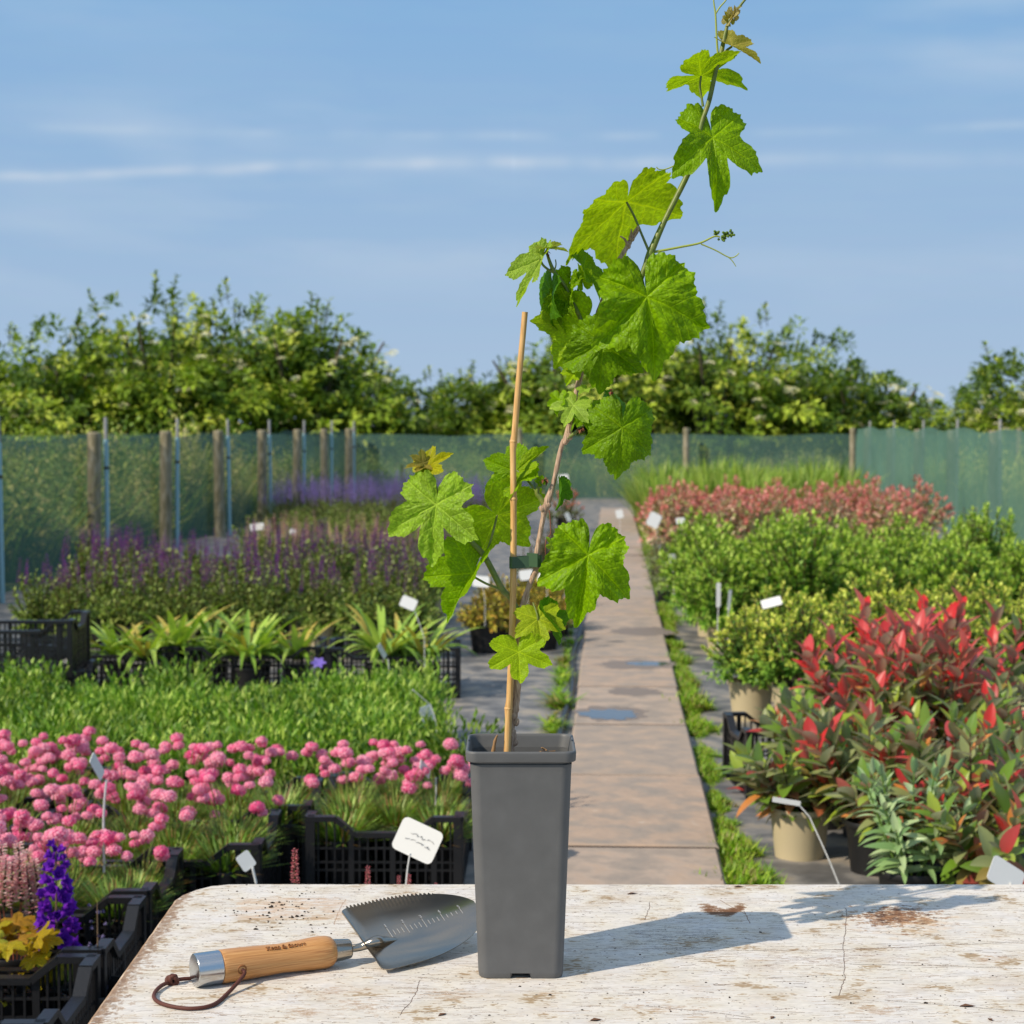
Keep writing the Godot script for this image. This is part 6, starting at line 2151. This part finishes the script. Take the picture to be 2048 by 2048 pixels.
	var y := TABLE_Y + 0.0024
	var pts: Array = [h0, h0 + side * 0.006 + Vector3(0, -0.004, 0)]
	for p in [[452, 1990], [425, 2010], [385, 2017], [345, 2013], [315, 2003], [308, 1989], [322, 1972], [345, 1962], [365, 1958], [392, 1955], [430, 1940]]:
		pts.append(on_level(p[0], p[1], y + (0.0012 if p[0] < 390 and p[1] < 1975 else 0.0)) - base)
	var cb := MB.new()
	cb.tube(smooth_path(pts, 5), PackedFloat32Array([0.0021]), 8)
	var cord := part("leather_cord", cb.mesh(), mats.leather, o)
	var kb := MB.new()
	var kc := on_level(343, 1962, y + 0.002) - base
	for r in 3:
		var ring: Array = []
		for i in 9:
			var g := TAU * i / 8.0
			ring.append(kc + Basis(Vector3(0.3, 0.2, 1).normalized(), r * 1.1) * Vector3(cos(g) * 0.0052, sin(g) * 0.0036, sin(g * 2.0) * 0.0015) + Vector3(0.001 * r, 0.001, 0))
		kb.tube(smooth_path(ring, 3), PackedFloat32Array([0.0021]), 7)
	part("knot", kb.mesh(), mats.leather, cord)


# ---------------------------------------------------------------- plants close to the table

func make_near_plants() -> void:
	var black := round_pot(0.07, 0.13)
	# delphinium
	var d := thing("delphinium_plant", "delphinium with one deep violet flower spike, left of the table corner", "plant", gp(102, 3.45, 0.022))
	part("pot", black, mats.pot_black, d)
	var fb: Array = []
	for v in 3:
		var mb := MB.new()
		for p in 5:
			mb.col = pick([vc(108, 40, 180), vc(124, 44, 190), vc(92, 36, 164), vc(146, 58, 204)])
			var dir := unit_dir(TAU * p / 5.0 + v, [0.5, 0.75, 1.0][v])
			mb.leaf(Vector3.ZERO, dir, face_up(dir, Vector3.UP), 0.015, 0.015, 0.5, -0.25)
			mb.leaf(Vector3.ZERO, unit_dir(TAU * (p + 0.5) / 5.0 + v, 1.1), face_up(unit_dir(TAU * (p + 0.5) / 5.0 + v, 1.1), Vector3.UP), 0.011, 0.010, 0.5, -0.2)
		mb.ball(Vector3(0, 0.002, 0), Vector3(0.0045, 0.005, 0.0045), 6, 4)
		fb.append(mb.mesh())
	var top := 0.382
	for k in 34:
		var t := k / 33.0
		var g := k * 2.4
		var dir := unit_dir(g, 0.25 + 0.3 * t)
		var r := lerpf(0.024, 0.007, t)
		part("floret", fb[k % 3], mats.petal, d, Transform3D(turn_y_to(dir).scaled(Vector3.ONE * lerpf(1.75, 0.9, t * t)), Vector3(cos(g) * r, lerpf(0.185, top, t), sin(g) * r)))
	var sb := MB.new()
	sb.tube(PackedVector3Array([Vector3(0.02, 0.1, 0), Vector3(0.012, 0.16, 0), Vector3(0, 0.22, 0), Vector3(0, top, 0)]), PackedFloat32Array([0.0034, 0.003, 0.0026, 0.001]), 6)
	part("stem", sb.mesh(), mats.stem_brown, d)
	for k in 11:
		var az := k * 2.4
		var lm := vine_leaf({"lobing": 1.3, "wide": 0.9, "fold": 0.2, "droop": 0.25, "tint": vc(150, 176, 60) if k % 2 else vc(120, 150, 50), "seed": 60 + k, "tooth": 1.3})
		var dir := unit_dir(az, rnd(-0.1, 0.5))
		var up := face_up(dir, Vector3.UP)
		part("leaf", lm, mats.young_leaf, d, Transform3D(Basis(up.cross(dir), up, dir).scaled(Vector3.ONE) * Basis.from_scale(Vector3.ONE * rnd(0.04, 0.06)), Vector3(cos(az) * 0.035, rnd(0.1, 0.165), sin(az) * 0.035)))
	# a second, faded spike beside it
	var f2 := thing("fading_delphinium", "thin faded blue grey flower spike standing beside the violet delphinium", "plant", gp(185, 3.38, 0.022))
	part("pot", black, mats.pot_black, f2)
	for k in 18:
		var t := k / 17.0
		var g := k * 2.4
		part("floret", fb[k % 3], mats.fade, f2, Transform3D(turn_y_to(unit_dir(g, 0.4)).scaled(Vector3.ONE * 0.45), Vector3(cos(g) * 0.012, lerpf(0.13, 0.285, t), sin(g) * 0.012)))
	sb = MB.new()
	sb.tube(PackedVector3Array([Vector3(0, 0.1, 0), Vector3(0, 0.29, 0)]), PackedFloat32Array([0.0022, 0.001]), 6)
	part("stem", sb.mesh(), mats.stem_brown, f2)
	# yellow leaved heuchera
	var h := thing("heuchera_plant", "yellow and amber leaved plant at the near crate below the pink spikes", "plant", gp(12, 3.40, 0.022))
	part("pot", black, mats.pot_black, h)
	for k in 36:
		var az := k * 2.4
		var el := rnd(-0.2, 0.7)
		var dir := unit_dir(az, el)
		var up := face_up(dir, (Vector3.UP + Vector3(0, 0, 0.5)).normalized())
		var r := rnd(0.03, 0.075)
		var lm := vine_leaf({"lobing": 0.6, "wide": 1.15, "fold": 0.15, "droop": 0.3, "wave": 0.1, "tint": [vc(242, 206, 60), vc(236, 188, 50), vc(222, 208, 90), vc(226, 160, 64)][k % 4], "seed": 80 + k, "tooth": 0.8})
		part("leaf", lm, mats.young_leaf, h, Transform3D(Basis(up.cross(dir), up, dir) * Basis.from_scale(Vector3.ONE * rnd(0.030, 0.044)), Vector3(cos(az) * r, 0.12 + 0.11 * rg.randf(), sin(az) * r)))
	# pale pink foam flowers
	var pk := [vc(244, 204, 198), vc(236, 180, 178), vc(248, 222, 214), vc(222, 150, 154)]
	var t1 := thing("foam_flower_plant", "plant with fluffy pale pink flower spikes on reddish stems, left of the delphinium", "plant", gp(15, 3.62, 0.022))
	part("pot", black, mats.pot_black, t1)
	var fs: Array = [spike_mesh(0.10, 0.030, 110, 0.015, pk, 0.6), spike_mesh(0.09, 0.028, 100, 0.015, pk, 0.6)]
	for k in 9:
		var az := k * 2.4
		var p := Vector3(cos(az) * rnd(0.02, 0.075), rnd(0.2, 0.25), sin(az) * rnd(0.02, 0.06))
		var sp := part("flower_spike", fs[k % 2], mats.petal, t1, Transform3D(Basis(Vector3(sin(az), 0, -cos(az)), -0.15), p))
		var st := MB.new()
		st.col = vc(160, 92, 70)
		st.tube(PackedVector3Array([Vector3(p.x * 0.3, 0.1, p.z * 0.3), p]), PackedFloat32Array([0.0016, 0.0012]), 5, false)
		part("stem", st.mesh(), mats.leaf, sp, sp.transform.affine_inverse())
	# pink bistorts peeping over the back edge of the table
	var bist := [vc(226, 140, 142), vc(236, 168, 164), vc(206, 104, 116)]
	var bs := spike_mesh(0.062, 0.011, 84, 0.008, bist, 0.45)
	for spot in [[585, 3.2, [[0.0, 0.455, 1.0]], "plant whose single tall pink flower spike rises behind the table corner"], [770, 3.2, [[-0.033, 0.425, 0.72], [0.022, 0.408, 0.6], [0.04, 0.41, 0.7], [0.088, 0.395, 0.5]], "plant with several small pink spikes just showing behind the table edge"]]:
		var b := thing("bistort_plant", spot[3], "plant", gp(spot[0], spot[1], 0.0), 0, "pink bistorts behind the table")
		part("pot", round_pot(0.075, 0.14), mats.pot_black, b)
		var fo := MB.new()
		for k in 60:
			var az := rnd(0, TAU)
			var dir := unit_dir(az, rnd(0.1, 1.0))
			fo.col = pick([vc(82, 116, 44), vc(100, 134, 52), vc(70, 100, 40)])
			fo.leaf(Vector3(cos(az) * 0.03, 0.13, sin(az) * 0.03), dir, face_up(dir, Vector3.UP), rnd(0.08, 0.14), 0.035, 0.3, 0.3)
		part("foliage", fo.mesh(), mats.leaf, b)
		for s in spot[2]:
			var sp := part("flower_spike", bs, mats.petal, b, Transform3D(Basis.from_scale(Vector3.ONE * s[2]), Vector3(s[0], s[1] - 0.06 * s[2], 0)))
			var st := MB.new()
			st.col = vc(120, 110, 60)
			st.tube(PackedVector3Array([Vector3(s[0] * 0.3, 0.12, 0), Vector3(s[0], s[1] - 0.055 * s[2], 0)]), PackedFloat32Array([0.0018, 0.0014]), 5, false)
			part("stem", st.mesh(), mats.leaf, sp, sp.transform.affine_inverse())
	# one violet bloom among the green perennials
	var vb := thing("violet_bloom", "single pale violet flower above the green perennials", "flower", gp(635, 6.7))
	var pb := MB.new()
	for k in 6:
		pb.col = pick([vc(140, 120, 214), vc(164, 146, 226)])
		var dir := unit_dir(TAU * k / 6.0, 0.45)
		pb.leaf(Vector3.ZERO, dir, face_up(dir, Vector3.UP), 0.034, 0.026, 0.3, 0.2)
	part("petals", pb.mesh(), mats.petal, vb, Transform3D(Basis(Vector3.RIGHT, 0.7), Vector3(0, 0.325, 0)))
	part("stem", stem_mesh(0.32, 0.002, Vector3.ZERO, vc(100, 120, 60)), mats.leaf, vb)


# ---------------------------------------------------------------- plastic plant labels

func plate_mesh(w: float, h: float) -> ArrayMesh:
	var mb := MB.new()
	var r := minf(w, h) * 0.16
	var ring := PackedVector3Array()
	for q in 4:
		for s in 5:
			var g := PI / 2 * q + PI / 2 * s / 4.0
			ring.append(Vector3([1, -1, -1, 1][q] * (w / 2 - r) + cos(g) * r, [1, 1, -1, -1][q] * (h / 2 - r) + sin(g) * r, 0))
	var f := PackedVector3Array()
	var b := PackedVector3Array()
	for p in ring:
		f.append(p + Vector3(0, 0, 0.0007))
		b.append(p - Vector3(0, 0, 0.0007))
	mb.fan(f, true)
	mb.fan(b, false)
	mb.grid([f, b], true)
	return mb.mesh()


func label_thing(text: String, depth: float, stem: Array, plate: Array, wh: Vector2, roll: float, yaw: float, tilt: float) -> Node3D:
	var pts := PackedVector3Array()
	for s in stem:
		pts.append(at(s[0], s[1], depth - (s[2] if s.size() > 2 else 0.0)))
	var last := pts[pts.size() - 1]
	pts.append(Vector3(last.x, maxf(0.05, last.y - 0.12), last.z))
	var base := pts[pts.size() - 1]
	var o := thing("plant_label", text, "label", base)
	var mb := MB.new()
	for k in pts.size() - 1:
		mb.bar(pts[k] - base, pts[k + 1] - base + (pts[k + 1] - pts[k]).normalized() * 0.001, 0.0135, 0.0024)
	part("stake", mb.mesh(), mats.label_white, o)
	var b := Basis(Vector3.UP, yaw) * Basis(Vector3.RIGHT, tilt) * Basis(Vector3.BACK, roll)
	part("plate", plate_mesh(wh.x, wh.y), mats.label_white, o, Transform3D(b, at(plate[0], plate[1], depth - (plate[2] if plate.size() > 2 else 0.0)) - base))
	return o


func make_labels() -> void:
	var near := label_thing("white plant label with handwriting, tilted, standing just behind the table edge", 3.15, [[820, 1705], [815, 1735], [811, 1775]], [835, 1681], Vector2(0.078, 0.060), -0.40, -0.12, -0.25)
	# handwriting: two wavering lines of pen strokes
	var plate: Node3D = near.get_node("plate")
	var rn := RandomNumberGenerator.new()
	rn.seed = 14
	for line in [[0.007, -0.016, 0.026], [-0.004, -0.022, 0.022]]:
		var mb := MB.new()
		var x: float = line[1]
		while x < line[2]:
			var word := x + rn.randf_range(0.006, 0.014)
			var p := Vector3(x, line[0], 0.0012)
			while x < word:
				x += rn.randf_range(0.0012, 0.0024)
				var p2 := Vector3(x, line[0] + rn.randf_range(-0.0026, 0.0030), 0.0012)
				mb.bar(p, p2, 0.0015, 0.0002)
				p = p2
			x += 0.003
		part("handwriting", mb.mesh(), mats.ink, plate)
	label_thing("bent white label leaning among the pink thrift flowers", 4.05, [[213, 1560], [209, 1600], [207, 1640]], [194, 1533, 0.01], Vector2(0.03, 0.066), 0.66, 1.3, -0.1)
	label_thing("white label folded over the thrift nearest the grey pot", 4.75, [[872, 1556], [872, 1590], [870, 1620]], [850, 1538, 0.01], Vector2(0.03, 0.058), 0.85, 1.2, -0.2)
	label_thing("small crumpled white label low between the crates by the table corner", 3.5, [[505, 1735], [512, 1765]], [492, 1722], Vector2(0.03, 0.034), 0.5, 0.5, -0.3)
	label_thing("pale grey label turned away, standing among the strap leaved plants", 7.8, [[829, 1222], [840, 1250], [849, 1278]], [817, 1206], Vector2(0.07, 0.055), -0.45, 0.2, -0.5)
	label_thing("bent white label at the edge of the green perennials before the strap leaves", 6.9, [[776, 1318], [778, 1340], [775, 1366]], [764, 1302], Vector2(0.022, 0.07), 0.7, 0.9, 0.1)
	label_thing("bent label with a thin drooping arm above the right end of the green perennials", 5.9, [[826, 1380, 0.02], [861, 1410], [868, 1430], [873, 1452]], [853, 1428, -0.03], Vector2(0.05, 0.055), 0.2, 0.7, -0.2)
	label_thing("white label standing behind the vine's cane among the golden shrubs", 9.3, [[967, 1178], [970, 1205]], [962, 1163], Vector2(0.085, 0.06), -0.1, 0.1, -0.4)
	label_thing("white label between cane and vine stem, before the dusky plants", 9.3, [[1056, 1165], [1056, 1190]], [1053, 1150], Vector2(0.075, 0.055), 0.1, 0.2, -0.4)
	label_thing("white label right of the vine stem, before the dusky plants", 9.5, [[1094, 1168], [1094, 1195]], [1092, 1155], Vector2(0.085, 0.055), -0.2, -0.2, -0.5)
	label_thing("tall narrow white label leaning in the dusky plants along the path", 11.5, [[1140, 1045], [1139, 1072]], [1136, 1034], Vector2(0.03, 0.06), 0.4, 0.4, -0.1)
	label_thing("small white label far back in the left bed by the salmon pink plant", 19.5, [[1127, 968], [1127, 985]], [1127, 958], Vector2(0.11, 0.10), 0.1, 0.1, -0.2)
	label_thing("pale label standing beside the net fence behind the salvias", 14.3, [[517, 1064], [521, 1088]], [514, 1054], Vector2(0.11, 0.055), 0.15, 0.1, -0.2)
	label_thing("small white label lying low behind the pale spiked plants", 14.6, [[588, 1072], [588, 1085]], [587, 1064], Vector2(0.06, 0.05), -0.3, 0.3, -0.5)
	label_thing("bright white bent label above the euonymus nearest the path", 7.6, [[1528, 1220], [1518, 1232], [1512, 1250]], [1543, 1205], Vector2(0.085, 0.045), 0.35, -0.3, -0.7)
	label_thing("upright white label strip before the first tall green shrub", 8.9, [[1437, 1210], [1435, 1245]], [1437, 1190], Vector2(0.022, 0.12), 0.0, 0.1, 0.0)
	label_thing("second thin label strip beside the first tall green shrub", 8.9, [[1457, 1215], [1456, 1245]], [1459, 1200], Vector2(0.016, 0.10), -0.1, 0.4, 0.0)
	label_thing("long white label stake bending over the beige pot at the path's edge", 4.25, [[1600, 1612], [1618, 1632], [1640, 1680], [1660, 1725], [1680, 1775]], [1573, 1603, 0.01], Vector2(0.068, 0.012), -0.18, 0.1, 0.0)
	label_thing("blue white label leaning at the foot of the coral red shrubs", 14.5, [[1312, 1052], [1314, 1066]], [1308, 1040], Vector2(0.10, 0.12), -0.5, 0.2, -0.3)
	label_thing("small white label at the path corner of the coral red row", 15.0, [[1240, 1038], [1240, 1050]], [1239, 1028], Vector2(0.06, 0.07), 0.2, 0.1, -0.2)
	label_thing("white label with an orange neighbour among the coral red shrubs", 13.5, [[1362, 1055], [1363, 1070]], [1361, 1042], Vector2(0.07, 0.05), 0.1, 0.2, -0.4)
	label_thing("pale blue tag hanging at the path side of the tall green shrubs", 10.6, [[1346, 1130], [1347, 1160]], [1345, 1120], Vector2(0.04, 0.07), 0.1, 0.3, 0.0)
	label_thing("grey white label half hidden by the buddleja at the table's back edge", 3.6, [[2020, 1765], [2025, 1800]], [2012, 1752], Vector2(0.08, 0.055), -0.6, 0.4, -0.3)
	label_thing("white label strip lying against the black crates near the fence", 7.5, [[150, 1322], [140, 1340]], [142, 1318], Vector2(0.11, 0.022), 0.5, 0.1, -0.2)
